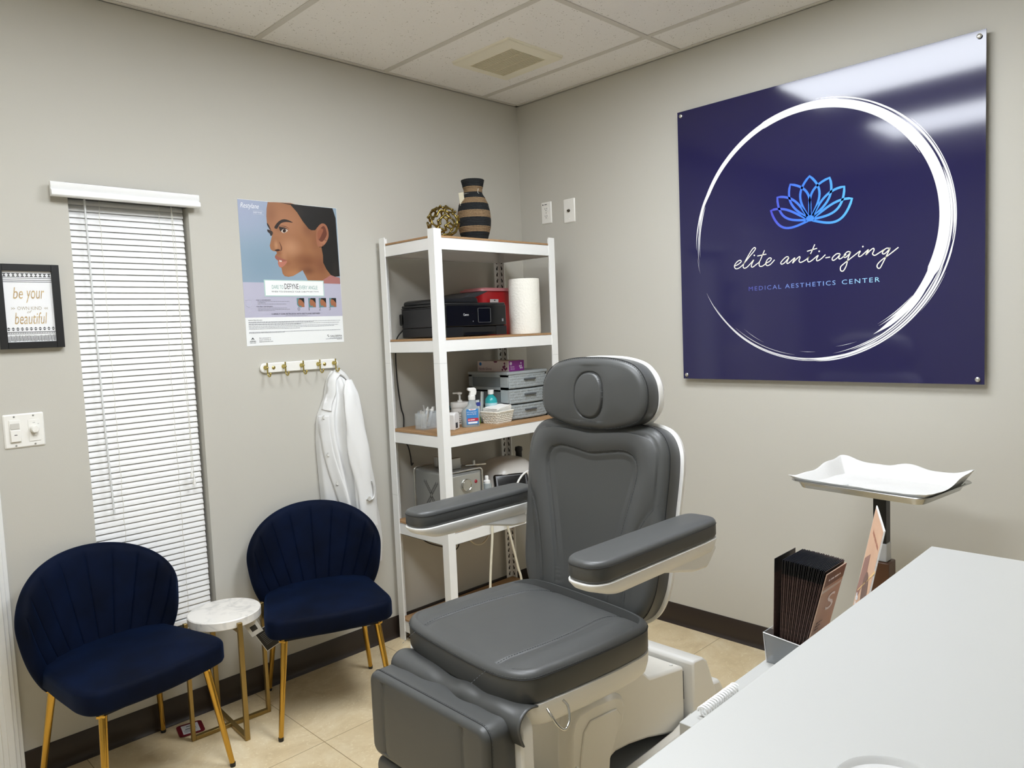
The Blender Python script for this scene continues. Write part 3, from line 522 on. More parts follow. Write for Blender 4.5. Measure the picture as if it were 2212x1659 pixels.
words('grey_lettering', mat('poster_grey_ink', '7b7b83', 0.4), [('Get connected to', 0.0524, 0.0285, 0.05, 0.005), ('smart rewards at', 0.0524, 0.021, 0.05, 0.005), ('0', 0.2305, 0.139, 0.011, 0.014), ('1', 0.2815, 0.139, 0.004, 0.014), ('2', 0.330, 0.139, 0.009, 0.014), ('3', 0.378, 0.139, 0.009, 0.014)])
words('white_lettering', mat('poster_white_ink', 'f4f6f8', 0.4), [('Restylane', 0.0095, 0.540, 0.078, 0.026, 0.35), ('DEFYNE', 0.0629, 0.5285, 0.036, 0.0062)])
b = MB(); b.box(0.060, 0.107, yt, yt+0.0002, 0.5385, 0.5389).box(0.060, 0.107, yt, yt+0.0002, 0.524, 0.5244); b.build('rule_lines', mat('poster_white_ink', 'f4f6f8', 0.4), sheet, weld=False)
b = MB(); random.seed(9)
def small(x0, x1, z_, h_=0.0022):
    x = x0
    while x < x1:
        l = random.uniform(0.003, 0.011); b.box(x, min(x+l, x1), yt, yt+0.0002, z_, z_+h_); x += l+0.0016
for z_, x1 in ((0.0945, 0.432), (0.0915, 0.3), (0.086, 0.425), (0.083, 0.24), (0.0775, 0.42), (0.072, 0.4), (0.0665, 0.235), (0.054, 0.43), (0.051, 0.165)): small(0.0125, x1, z_, 0.0016)
for z_, x0, x1 in ((0.1765, 0.056, 0.196), (0.172, 0.056, 0.09), (0.1665, 0.056, 0.18), (0.150, 0.056, 0.183), (0.1445, 0.056, 0.195), (0.14, 0.056, 0.13), (0.119, 0.175, 0.275), (0.0185, 0.375, 0.435), (0.0155, 0.355, 0.435), (0.0125, 0.41, 0.435), (0.0115, 0.013, 0.038)): small(x0, x1, z_, 0.0015)
b.build('fine_print', mat('poster_fine', '8e8f96', 0.4), sheet, weld=False)
b = MB(); b.add([Vector((0.0175, yt, 0.0235)), Vector((0.0255, yt, 0.035)), Vector((0.0335, yt, 0.0235)), Vector((0.0255, yt, 0.0285))], [(0, 1, 3), (1, 2, 3)])
for q in ((0.3655, 0.0255), (0.3625, 0.0305), (0.3695, 0.0255), (0.3665, 0.031)): b.box(q[0], q[0]+0.0028, yt, yt+0.0002, q[1], q[1]+0.0028)
b.build('logo_marks', m_pink, sheet, weld=False)
sh = [(0.016+0.011*math.cos(a), 0.168+0.0125*math.sin(a)) for a in [math.pi+math.pi*k/12 for k in range(13)]]+[(0.027, 0.184), (0.005, 0.184)]
b = MB().tube([Vector((p[0]+0.002, yt, p[1])) for p in sh], 0.0005, 4, closed=True); b.build('shield_mark', mat('poster_shield', 'd6d6e2', 0.4), sheet)
for k, (x0, x1) in enumerate(((0.2289, 0.2635), (0.2825, 0.3171), (0.3324, 0.3674), (0.383, 0.4169))):
    w_ = x1-x0
    o_ = [(x0, 0.1915), (x1, 0.1915), (x1, 0.165 if k == 0 else 0.152), (x1-0.006 if k == 0 else x1, 0.156 if k == 0 else 0.152), ((x0+x1)/2, 0.152), (x0+0.006 if k == 0 else x0, 0.156 if k == 0 else 0.152), (x0, 0.165 if k == 0 else 0.152)]
    q = pl(o_, 1, 'thumbnail', mat('poster_teal', '5f8a8c', 0.4))
    c_ = x0+w_*0.2
    pl([(c_+w_*0.05, 0.187), (c_-w_*0.02, 0.178), (c_-w_*0.08, 0.172), (c_, 0.168), (c_+w_*0.0, 0.163), (c_+w_*0.12, 0.158), (c_+w_*0.35, 0.16), (c_+w_*0.4, 0.1535), (x1-0.0005, 0.1535), (x1-0.0005, 0.188)], 2, 'thumbnail_face', mat('poster_thumb_skin', 'a2694a', 0.4))
    pl([(c_+w_*0.05, 0.187), (c_+w_*0.2, 0.191), (x1-0.0005, 0.191), (x1-0.0005, 0.168), (c_+w_*0.62, 0.176), (c_+w_*0.4, 0.184)], 3, 'thumbnail_hair', m_hair)
# ------------------------------------------------------------ company sign
SY0, SZ0, SS = -1.0099, 1.1686, 1.1735
t = thing('company_sign', 'large square navy gloss sign with a blue lotus and white brushed ring', 'sign', (-0.03, SY0-SS/2, SZ0))
def SG(p, d=0.0): return Vector((-d, SS/2-p[0], p[1]))
m_navy = mat('navy_acrylic', '1e1c48', 0.16, coat=0.0, spec=0.55, bump=(9, 0.012, 0.0008))
m_navy.node_tree.nodes['Principled BSDF'].inputs['Roughness'].default_value = 0.09
pn = MB().box(0, 0.005, -SS/2, SS/2, 0, SS-0.0025).build('panel', m_navy, t)
m_prw = mat('sign_white', 'f2f2f4', 0.16)
random.seed(11); b = MB(); cx, cz = 0.584, 0.582
ARC = [0.0002]
def arc(a0, a1, r0, r1, w0, w1, taper=True, n=None, lay=None):
    """brush strand from angle a0 to a1 (deg, clockwise from the top), radius r0->r1, width w0->w1"""
    ARC[0] += 0.000015; lay = ARC[0]; n = n or max(6, int(abs(a1-a0)/2)); vs = []
    for i in range(n+1):
        f = i/n; a = math.radians(a0+(a1-a0)*f); r = r0+(r1-r0)*f; w_ = w0+(w1-w0)*f
        if taper: w_ *= min(1, f*n/4+0.02, (1-f)*n/4+0.02)
        for q in (r-w_/2, r+w_/2): vs.append(SG((cx+q*math.sin(a), cz+q*math.cos(a)), lay))
    b.add(vs, [(2*i, 2*i+1, 2*i+3, 2*i+2) for i in range(n)])
arc(-72, 20, 0.490, 0.480, 0.014, 0.030); arc(-84, -40, 0.494, 0.489, 0.006, 0.016); arc(-30, 62, 0.486, 0.4685, 0.026, 0.034); arc(38, 120, 0.474, 0.467, 0.030, 0.038, lay=0.0003)
arc(-92, -62, 0.504, 0.495, 0.003, 0.006); arc(-96, -70, 0.489, 0.484, 0.003, 0.006); arc(-100, -78, 0.4985, 0.49, 0.0018, 0.003)
arc(2, 40, 0.501, 0.497, 0.003, 0.006); arc(24, 100, 0.497, 0.499, 0.006, 0.007); arc(45, 128, 0.5055, 0.503, 0.0022, 0.004); arc(20, 60, 0.464, 0.452, 0.003, 0.004)
arc(70, 118, 0.4915, 0.49, 0.007, 0.005); arc(100, 150, 0.468, 0.4645, 0.034, 0.012, lay=0.0003); arc(96, 178, 0.503, 0.5035, 0.006, 0.0045)
arc(110, 172, 0.4945, 0.4975, 0.0075, 0.004); arc(112, 160, 0.4865, 0.489, 0.005, 0.003); arc(120, 146, 0.461, 0.449, 0.010, 0.004); arc(126, 146, 0.4525, 0.441, 0.003, 0.002); arc(118, 162, 0.477, 0.484, 0.007, 0.004)
arc(150, 183, 0.492, 0.496, 0.004, 0.006); arc(168, 179, 0.5, 0.497, 0.003, 0.006); arc(148, 170, 0.477, 0.48, 0.003, 0.002)
arc(165, 238, 0.4905, 0.4985, 0.003, 0.0026); arc(176, 246, 0.4955, 0.5025, 0.0022, 0.002); arc(168, 226, 0.500, 0.502, 0.0022, 0.0018); arc(188, 222, 0.482, 0.486, 0.0016, 0.0014); arc(205, 218, 0.470, 0.466, 0.0014, 0.0012); arc(158, 168, 0.462, 0.456, 0.0014, 0.002)
arc(178, 186, 0.466, 0.466, 0.0015, 0.0012); arc(-104, -96, 0.502, 0.502, 0.0012, 0.001); arc(112, 130, 0.5105, 0.509, 0.0018, 0.0015)
b.build('brushed_ring', m_prw, pn, weld=False)
gl = lambda p0, p1: ramp_mat('sign_blue_'+str(p0), 1, [(SS/2-p1, '5db4f6'), (SS/2-(p0+p1)/2, '4486ea'), (SS/2-p0, '4d4fc6')], 0.16)
b = MB(); bx, bz = 0.5836, 0.6297
def petal(tx, tz, wid, sw=0.0090, lean=0.0):
    d = Vector((tx, tz)); L_ = d.length; d.normalize(); n_ = Vector((d.y, -d.x)); out = []
    for sgn in (1, -1):
        for i in range(17):
            f = i/16; f = f if sgn > 0 else 1-f
            wv = wid*(math.sin(math.pi*f**1.25))**0.85 if 0 < f < 1 else 0
            out.append(Vector((bx, bz))+d*L_*f+n_*(wv*sgn+lean*math.sin(math.pi*f)))
    del out[17]; del out[-1]
    n = len(out); vs = []
    for i in range(n):
        a = out[i-1]; c = out[(i+1) % n]; tt = (c-a).normalized(); nn = Vector((tt.y, -tt.x))
        k = 1.0
        vs += [SG(out[i]-nn*sw/2, 0.0002), SG(out[i]+nn*sw/2, 0.0002)]
    b.add(vs, [(2*i, 2*i+1, (2*i+3) % (2*n), (2*i+2) % (2*n)) for i in range(n)])
for (tx, tz, wd, ln) in ((0, 0.167, 0.038, 0), (0.077, 0.148, 0.036, -0.004), (-0.077, 0.148, 0.036, 0.004), (0.131, 0.106, 0.035, 0.010), (-0.131, 0.106, 0.035, -0.010), (0.159, 0.0575, 0.034, 0.018), (-0.159, 0.0575, 0.034, -0.018)): petal(tx, tz, wd, lean=ln)
b.poly([SG((bx+0.016*math.cos(a), bz+0.006+0.012*math.sin(a)), 0.00025) for a in [2*math.pi*k/16 for k in range(16)]])
b.build('lotus_emblem', gl(0.424, 0.744), pn, weld=False)
b = MB()
for st in D['script']:
    pts = [(p[0], p[1]) for p in st]; c_ = cat(pts, 5) if len(pts) > 2 else [Vector((*p, 0)) for p in pts]
    if len(pts) == 2 and (Vector(pts[0])-Vector(pts[1])).length < 0.004:
        p = pts[0]; b.poly([SG((p[0]+0.0032*math.cos(a), p[1]+0.0032*math.sin(a)), 0.0002) for a in [2*math.pi*k/10 for k in range(10)]]); continue
    vs = []; n = len(c_)
    for i in range(n):
        tt = (c_[min(n-1, i+1)]-c_[max(0, i-1)]); tt = tt.normalized() if tt.length > 1e-7 else Vector((1, 0, 0)); nn = Vector((tt.y, -tt.x, 0))
        vs += [SG(c_[i]-nn*0.0019, 0.0002), SG(c_[i]+nn*0.0019, 0.0002)]
    b.add(vs, [(2*i, 2*i+1, 2*i+3, 2*i+2) for i in range(n-1)])
b.build('script_lettering', mat('sign_cream', 'f3f0e2', 0.2), pn, weld=False)
b = MB(); 
SF = lambda v: Vector((-0.0002, SS/2-v.x, v.z))
SPACE = 1.28
put_text(b, 'MEDICAL', 0.3228, 0.3715, 0.1405, 0.0172, F=SF); put_text(b, 'AESTHETICS', 0.479, 0.3715, 0.2, 0.0172, F=SF); put_text(b, 'CENTER', 0.703, 0.3715, 0.1365, 0.0172, F=SF); SPACE = 1.0
b.build('caps_lettering', ramp_mat('sign_caps', 1, [(SS/2-0.84, 'a5dcf8'), (SS/2-0.6, '7f9fe0'), (SS/2-0.32, '4d50a8')], 0.2), pn, weld=False)
for (x, z_) in ((0.019, 1.1515), (1.1545, 1.1515), (1.1545, 0.0175), (0.019, 0.0175)):
    MB().lathe([(0, 0.008), (0.006, 0.0075), (0.008, 0.006), (0.008, 0.0)], 20, M=Tr(0, SS/2-x, z_) @ Ry(math.radians(-90))).build('standoff_bolt', mat('bolt_metal', 'd5d5d0', 0.25, 0.9), t, smooth=40)
    MB().lathe([(0.006, 0), (0.006, 0.025)], 14, M=Tr(0.005, SS/2-x, z_) @ Ry(math.radians(90))).build('standoff_barrel', mat('bolt_metal', 'd5d5d0', 0.25, 0.9), t, smooth=40)
# ------------------------------------------------------------ shelving unit
m_shelf = mat('powder_white', 'f2f2ef', 0.38)
m_mdf = mat('mdf', 'b08c64', 0.7, var=(180, 'a07c55', 0.4))
m_slot = mat('slot_shadow', '3c3a38', 0.8)
SX0, SX1, SYF, SYB = -0.957, -0.21, -0.42, -0.03
T0, T1, T2, T3, T4 = 1.826, 1.397, 0.988, 0.565, 0.100
t = thing('shelving_unit', 'tall white metal shelving unit with brown boards standing in the corner', 'shelf unit', ((SX0+SX1)/2, (SYF+SYB)/2, 0))
PW = 0.040
for (cx_, cy_, dx, dy) in ((SX0, SYF, 1, 1), (SX1, SYF, -1, 1), (SX0, SYB, 1, -1), (SX1, SYB, -1, -1)):
    b = MB(); T_ = 0.0022
    prof = [(0, 0), (PW, 0), (PW, T_+0.003), (PW-0.002, T_+0.003), (PW-0.002, T_), (T_, T_), (T_, PW-0.002), (T_+0.003, PW-0.002), (T_+0.003, PW), (0, PW)]
    b.prism(prof, lambda p: Vector((cx_+dx*p[0], cy_+dy*p[1], 0.0)), lambda p: Vector((cx_+dx*p[0], cy_+dy*p[1], 1.853)))
    b.mi = 1
    z = 0.045
    while z < 1.83:
        # keyhole slots, punched in both flanges: thin dark insets seen on the inner faces
        for q in (0, 1):
            a0, a1 = 0.0155, 0.0245
            if q == 0: b.box(*sorted((cx_+dx*a0, cx_+dx*a1)), *sorted((cy_+dy*(T_-0.0004), cy_+dy*(T_+0.0003))), z, z+0.013); b.box(*sorted((cx_+dx*(a0-0.002), cx_+dx*(a0+0.004))), *sorted((cy_+dy*(T_-0.0004), cy_+dy*(T_+0.0003))), z+0.011, z+0.02)
            else: b.box(*sorted((cx_+dx*(T_-0.0004), cx_+dx*(T_+0.0003))), *sorted((cy_+dy*a0, cy_+dy*a1)), z, z+0.013); b.box(*sorted((cx_+dx*(T_-0.0004), cx_+dx*(T_+0.0003))), *sorted((cy_+dy*(a0-0.002), cy_+dy*(a0+0.004))), z+0.011, z+0.02)
        z += 0.0318
    p_ = b.build('post', [m_shelf, m_slot], t, world=True, weld=False)
    b = MB()
    for zz in (1.29, 0.685):
        b.box(*sorted((cx_-dx*0.0002, cx_+dx*PW)), *sorted((cy_-dy*0.0002, cy_+dy*0.0005)), zz, zz+0.0009).box(*sorted((cx_-dx*0.0002, cx_+dx*0.0005)), *sorted((cy_-dy*0.0002, cy_+dy*PW)), zz, zz+0.0009)
    b.build('post_joint', mat('joint_grey', 'bcbcb8', 0.6), p_, world=True, weld=False)
for T_ in (T0, T1, T2, T3, T4):
    zt, zb = T_-0.009, T_-0.060
    G = 0.003
    for (x0, x1, y0, y1, dd) in ((SX0+G, SX1-G, SYF+G, SYF+G+0.0015, (0, 1)), (SX0+G, SX1-G, SYB-G-0.0015, SYB-G, (0, -1)), (SX0+G, SX0+G+0.0015, SYF+G, SYB-G, (1, 0)), (SX1-G-0.0015, SX1-G, SYF+G, SYB-G, (-1, 0))):
        b = MB(); b.box(x0, x1, y0, y1, zb, zt)
        # inward lip that carries the board, and rolled lower edge
        if dd[1]: b.box(x0, x1, *sorted((y0, y0+dd[1]*0.018)), zt-0.0015, zt).box(x0, x1, *sorted((y0, y0+dd[1]*0.008)), zb, zb+0.0015)
        else: b.box(*sorted((x0, x0+dd[0]*0.018)), y0, y1, zt-0.0015, zt).box(*sorted((x0, x0+dd[0]*0.008)), y0, y1, zb, zb+0.0015)
        b.build('beam', m_shelf, t, world=True, weld=False)
    c_ = PW+0.001
    b = MB(); b.box(SX0+0.006, SX1-0.006, SYF+0.007, SYB-0.007, T_-0.0092, T_)
    b.build('board', m_mdf, t, world=True)
# ------------------------------------------------------------ on the top shelf
m_gold = mat('antique_gold', 'a08c4c', 0.28, 1.0, var=(30, '6f6136', 0.5))
def ball():
    t = thing('wire_ball', 'gold openwork decorative ball beside the striped vase', 'ornament', (-0.822, -0.325, T0))
    R_ = 0.072; random.seed(21)
    # spherical voronoi-like lattice: edges of a jittered icosphere dual
    bm = bmesh.new(); bmesh.ops.create_icosphere(bm, subdivisions=2, radius=1)
    for v in bm.verts: v.co = (v.co+Vector((random.uniform(-.16, .16), random.uniform(-.16, .16), random.uniform(-.16, .16)))).normalized()
    cen = {f.index: sum((v.co for v in f.verts), Vector())/3 for f in bm.faces}
    b = MB(); bm.edges.ensure_lookup_table(); keep = 0
    # drop some edges so holes vary in size
    for e in bm.edges:
        f0, f1 = e.link_faces
        if random.random() < 0.27: continue
        a, c_ = cen[f0.index].normalized(), cen[f1.index].normalized()
        if (a-c_).length < 0.03: continue
        pts = [a.lerp(c_, k/4).normalized()*(R_-0.004)+Vector((0, 0, R_)) for k in range(5)]
        b.tube(pts, [0.0062, 0.0046, 0.004, 0.0046, 0.0062], 8)
    for e in [cen[k].normalized() for k in cen]: b.lathe([(0, -0.006), (0.0045, -0.004), (0.006, 0), (0.0045, 0.004), (0, 0.006)], 8, c=e*(R_-0.004)+Vector((0, 0, R_)))
    bm.free(); b.build('lattice', m_gold, t, smooth=60, weld=False)
ball()
t = thing('rope_vase', 'tall black and tan striped rope-wrapped vase on the top shelf', 'vase', (-0.585, -0.265, T0))
HV = 0.287; prof0 = [(0, 0.051), (0.1, 0.045), (0.155, 0.040), (0.21, 0.0395), (0.24, 0.043), (0.297, 0.053), (0.4, 0.066), (0.52, 0.073), (0.65, 0.075), (0.75, 0.073), (0.83, 0.067), (0.92, 0.059), (1, 0.052)]
def rv(f):
    for i in range(len(prof0)-1):
        if prof0[i][0] <= f <= prof0[i+1][0]:
            k = (f-prof0[i][0])/(prof0[i+1][0]-prof0[i][0]); k = k*k*(3-2*k)*0.4+k*0.6; return prof0[i][1]+(prof0[i+1][1]-prof0[i][1])*k
    return 0.052
bands = [(0, .125, 0), (.125, .208, 1), (.208, .305, 0), (.305, .39, 1), (.39, .505, 0), (.505, .615, 1), (.615, .745, 0), (.745, .845, 1), (.845, .965, 0), (.965, 1.01, 1)]
m_rope = [mat('rope_black', '1d2022', 0.85, bump=(400, 1.0, 0.002)), mat('rope_tan', '9c8262', 0.85, bump=(400, 1.0, 0.002), var=(300, '7d6547', 0.4))]
b = MB(); ncoil = 44; pr_ = 0.0033
for k in range(ncoil):
    f = (k+0.5)/ncoil; r_ = rv(f); z_ = HV*(1-f); b.mi = next((c_ for a, e, c_ in bands if a <= f < e), 1); n = 72
    vs = []; fs = []
    for i in range(n):
        a = 2*math.pi*i/n
        for j in range(6):
            q = 2*math.pi*j/6+a*22; rr = pr_*(1+0.22*math.cos(2*(q-a*22)+a*40)); vs.append(Vector(((r_+rr*math.cos(2*math.pi*j/6))*math.cos(a), (r_+rr*math.cos(2*math.pi*j/6))*math.sin(a), z_+rr*1.05*math.sin(2*math.pi*j/6))))
    for i in range(n):
        for j in range(6): fs.append((i*6+j, i*6+(j+1) % 6, ((i+1) % n)*6+(j+1) % 6, ((i+1) % n)*6+j))
    b.add(vs, fs)
b.mi = 0; b.lathe([(0.0, 0.001), (0.05, 0.001), (0.071, 0.1), (0.038, 0.235), (0.048, 0.285)], 40)
b.build('body', m_rope, t, smooth=60, weld=False)
b = MB(); b.tube([Vector((0.0425*math.cos(a), 0.0425*math.sin(a), HV*0.775+0.004*math.sin(a))) for a in [2*math.pi*k/30 for k in range(30)]], 0.0011, 5, closed=True)
b.tube([(-0.012, -0.045, HV*0.78), (-0.013, -0.048, HV*0.81), (-0.009, -0.047, HV*0.84)], 0.001, 5); b.tube([(-0.012, -0.045, HV*0.78), (-0.008, -0.049, HV*0.76)], 0.001, 5)
b.build('twine', m_cord, t)
MB().box(-0.012, 0.012, -0.0005, 0.0005, -0.068, 0, M=Tr(-0.064, 0.012, HV*0.79) @ Rz(math.radians(-60)) @ Ry(math.radians(-6))).build('hang_tag', mat('kraft_tag', 'cfc8b0', 0.7), t)
# ------------------------------------------------------------ printer
m_blk = mat('printer_black', '17181a', 0.33); m_blk2 = mat('printer_gloss', '0c0d0f', 0.12)
m_blk3 = mat('printer_matte', '222326', 0.5, bump=(500, 0.3, 0.0005))
t = thing('printer', 'black inkjet printer with small touch screen on the second shelf', 'printer', (-0.695, -0.21, T1))
hx, yf, yb = 0.18, -0.165, 0.15
MB().box(-hx, hx, yf+0.01, yb, 0.004, 0.046).build('base', m_blk3, t, bevel=0.004)
MB().box(-hx, hx, yf+0.004, yb, 0.046, 0.132).build('housing', m_blk3, t, bevel=0.004)
fp = MB().box(-hx, hx, yf-0.003, yf+0.006, 0.046, 0.14).build('control_panel', m_blk2, t, bevel=0.003)
MB().box(-hx, hx, yf+0.01, yb, 0.132, 0.136).build('scanner_seam', m_blk, t)
MB().box(-hx+0.001, hx-0.001, yf+0.0, yb, 0.137, 0.150).build('scanner_lid', m_blk, t, bevel=0.005)
b = MB(); sec = [(-0.176, 0.150), (-0.172, 0.166), (-0.15, 0.172), (0.02, 0.176), (0.035, 0.172), (0.04, 0.150)]
b.prism(sec, lambda p: Vector((p[0], yf+0.03, p[1])), lambda p: Vector((p[0], yb-0.01, p[1]))).build('document_feeder', m_blk, t, bevel=0.005)
b = MB().prism([(-0.055, 0.172), (0.0, 0.19), (0.10, 0.205), (0.105, 0.201), (0.03, 0.176), (0.02, 0.168)], lambda p: Vector((p[0], yf+0.035, p[1])), lambda p: Vector((p[0], yb-0.03, p[1])))
b.build('feeder_tray', m_blk3, t, bevel=0.002)
MB().box(-0.205, -hx, yb-0.03, yb+0.01, 0.06, 0.115).build('cassette_bulge', m_blk, t, bevel=0.006).location = (0.025, 0.012, 0)
MB().box(-0.16, 0.16, yb, yb+0.012, 0.02, 0.12).build('rear_cover', m_blk3, t, bevel=0.004)
MB().box(-hx-0.0006, -hx+0.002, yf+0.02, yf+0.075, 0.116, 0.127).build('hand_grip', m_dark, t)
MB().box(-0.085, 0.115, yf-0.001, yf+0.02, 0.012, 0.042).build('output_slot', mat('printer_slot', '050505', 0.6), t)
MB().box(-0.08, 0.11, yf-0.004, yf+0.0, 0.006, 0.02).build('output_tray', m_blk2, t, bevel=0.001)
MB().box(-hx, -0.085, yf-0.002, yf+0.012, 0.003, 0.044).build('front_corner', m_blk, t); MB().box(0.115, hx, yf-0.002, yf+0.012, 0.003, 0.044).build('front_corner', m_blk, t)
sc = MB().box(0.004, 0.079, yf-0.005, yf-0.003, 0.062, 0.124).build('touch_screen', mat('screen_glass', '0a0c10', 0.06), fp)
b = MB().tube([Vector((p[0]+0.0415, yf-0.0053, p[1]+0.093)) for p in rrect(0.076, 0.063, 0.004)], 0.001, 6, closed=True); b.build('screen_frame', mat('silver_trim', '9a9c9e', 0.3, 0.9), fp)
b = MB(); put_text(b, 'Canon', -0.082, 0.092, 0.031, 0.010, y=yf-0.0034); b.build('brand_lettering', mat('print_white', 'e8e8e8', 0.4), fp, weld=False)
b = MB(); b.lathe([(0, 0), (0.003, 0)], 12, c=(-0.026, yf-0.0033, 0.105), M=Rx(math.radians(90)))
b.poly([Vector((-0.027, yf-0.0033, 0.064)), Vector((-0.023, yf-0.0033, 0.067)), Vector((-0.027, yf-0.0033, 0.070))])
b.box(0.152, 0.1535, yf-0.0035, yf-0.003, 0.064, 0.076).box(0.159, 0.1605, yf-0.0035, yf-0.003, 0.064, 0.076).box(0.152, 0.1605, yf-0.0035, yf-0.003, 0.075, 0.0765).box(0.152, 0.1605, yf-0.0035, yf-0.003, 0.0635, 0.065).box(0.155, 0.158, yf-0.0035, yf-0.003, 0.067, 0.073)
b.build('panel_icons', mat('icon_grey', '9c9ea2', 0.4), fp, weld=False)
# ------------------------------------------------------------ sharps bin, paper towels
m_red = mat('sharps_red', 'b3262a', 0.35, spec=0.5)
t = thing('sharps_bin', 'red plastic sharps disposal bin behind the printer', 'sharps container', (-0.398, -0.135, T1))
def tub(mb, w0, d0, w1, d1, z0, z1, r=0.03):
    a = rrect(w0, d0, r); c_ = rrect(w1, d1, r); n = len(a)
    mb.add([Vector((*p, z0)) for p in a]+[Vector((*p, z1)) for p in c_], [(k, (k+1) % n, n+(k+1) % n, n+k) for k in range(n)]+[tuple(range(n))[::-1], tuple(range(n, 2*n))])
b = MB(); tub(b, 0.19, 0.13, 0.23, 0.165, 0, 0.215); b.build('tub', m_red, t, smooth=35)
b = MB(); tub(b, 0.245, 0.178, 0.243, 0.176, 0.213, 0.222); tub(b, 0.22, 0.155, 0.21, 0.15, 0.222, 0.229); b.build('lid', mat('lid_pink', 'd98c92', 0.3), t, smooth=35, weld=False)
MB().box(-0.074, -0.019, -0.0806, -0.0796, 0.125, 0.18, M=Rx(math.radians(4.5))).build('label_sticker', mat('label_grey', 'b9b4b2', 0.5), t)
b = MB(); 
for k in range(7): b.box(-0.07, -0.026-0.006*(k % 3), -0.081, -0.0805, 0.132+k*0.005, 0.1335+k*0.005, M=Rx(math.radians(4.5)))
b.box(-0.048, -0.04, -0.081, -0.0805, 0.171, 0.177, M=Rx(math.radians(4.5))); b.build('label_text', m_pink, t, weld=False)
MB().box(0.105, 0.1062, -0.04, 0.04, 0.01, 0.1, M=Ry(math.radians(5.3))).build('side_label', mat('label_pink', 'd8a9ac', 0.5), t)
t = thing('paper_towel_roll', 'white paper towel roll standing upright on the second shelf', 'paper towels', (-0.336, -0.325, T1))
m_tow = mat('paper_towel', 'f4f1e6', 0.9, bump=(110, 1.0, 0.003))
MB().lathe([(0.074, 0.001), (0.0752, 0.01), (0.0752, 0.255), (0.074, 0.263), (0.021, 0.264), (0.02, 0.25), (0.02, 0.01), (0.03, 0)], 56).build('roll', m_tow, t, smooth=50)
MB().lathe([(0.0198, 0.003), (0.0198, 0.262), (0.0185, 0.262), (0.0185, 0.003)], 24).build('cardboard_core', mat('cardboard', 'a58a68', 0.8), t, smooth=40)
# ------------------------------------------------------------ third shelf: drawer unit and what stands on it
m_gry = mat('drawer_grey', '9ba1a2', 0.4); m_gryd = mat('drawer_side', '787f82', 0.35); 
t = thing('drawer_unit', 'grey plastic three-drawer unit with woven texture fronts', 'drawer unit', (-0.352, -0.195, T2))
DW, DF, DB_, DH = 0.135, -0.145, 0.13, 0.232
b = MB()
# frame: four corner posts, top, shelves
for sx in (-1, 1):
    for (y0, y1) in ((DF, DF+0.05), (DB_-0.025, DB_)): b.box(*sorted((sx*DW, sx*(DW-0.006))), y0, y1, 0, DH-0.012)
    for zz in (0, 0.073, 0.147, DH-0.024): b.box(*sorted((sx*DW, sx*(DW-0.006))), DF, DB_, zz, zz+0.012)
for zz in (0.0, 0.071, 0.145): b.box(-DW+0.002, DW-0.002, DF+0.01, DB_, zz, zz+0.003)
b.box(-DW+0.004, DW-0.004, DB_-0.004, DB_, 0, DH-0.01)
b.build('frame', m_gry, t, weld=False)
n = 14; o_ = [(-DW-0.004, DB_+0.002), (DW+0.004, DB_+0.002)]+[((DW+0.004)*(1-2*k/n), DF-0.012*(1-(1-2*k/n)**2)-0.004) for k in range(n+1)]
MB().prism(o_, lambda p: Vector((*p, DH-0.014)), lambda p: Vector((*p, DH))).build('top', m_gry, t, bevel=0.003)
hm = mat('drawer_handle', '4b4f52', 0.35)
for k in range(3):
    z0 = 0.006+k*0.0735; z1 = z0+0.066
    b = MB(); b.box(-DW+0.008, DW-0.008, DF+0.006, DB_-0.01, z0+0.004, z1-0.008); dr = b.build('drawer', m_gryd, t)
    nx, nz = 97, 25
    def fr_(i, j, z0=z0, z1=z1):
        u = i/(nx-1); v = j/(nz-1); x = (-DW+0.008)+u*(2*DW-0.016); bow = -0.012*(1-(2*u-1)**2)
        ci = int(u*12); cj = int(v*5); fu = u*12-ci; fv = v*5-cj
        h = 0.0028*(abs(math.sin(math.pi*fu)) if (ci+cj) % 2 else 1-0.4*abs(math.sin(math.pi*fu)))*min(1, 5*min(fv, 1-fv))
        e = min(u, 1-u, v, 1-v); return Vector((x, DF+bow-h*(1 if e > 0.005 else 0), z0+v*(z1-z0)))
    b = MB().grid(fr_, nx, nz)
    L0 = len(b.v); rim = [i for i in range(nx)]+[nx*j+nx-1 for j in range(1, nz)]+[nx*(nz-1)+i for i in range(nx-2, -1, -1)]+[nx*j for j in range(nz-2, 0, -1)]
    for q in rim: b.v.append(Vector((b.v[q].x, DF+0.01, b.v[q].z)))
    for a in range(len(rim)): b.f.append([rim[a], rim[(a+1) % len(rim)], L0+(a+1) % len(rim), L0+a]); b.m.append(0)
    b.build('woven_front', m_gry, dr, smooth=50)
    MB().box(-0.038, 0.038, DF-0.024, DF-0.0125, (z0+z1)/2+0.003, (z0+z1)/2+0.011).build('handle', hm, dr, bevel=0.003)
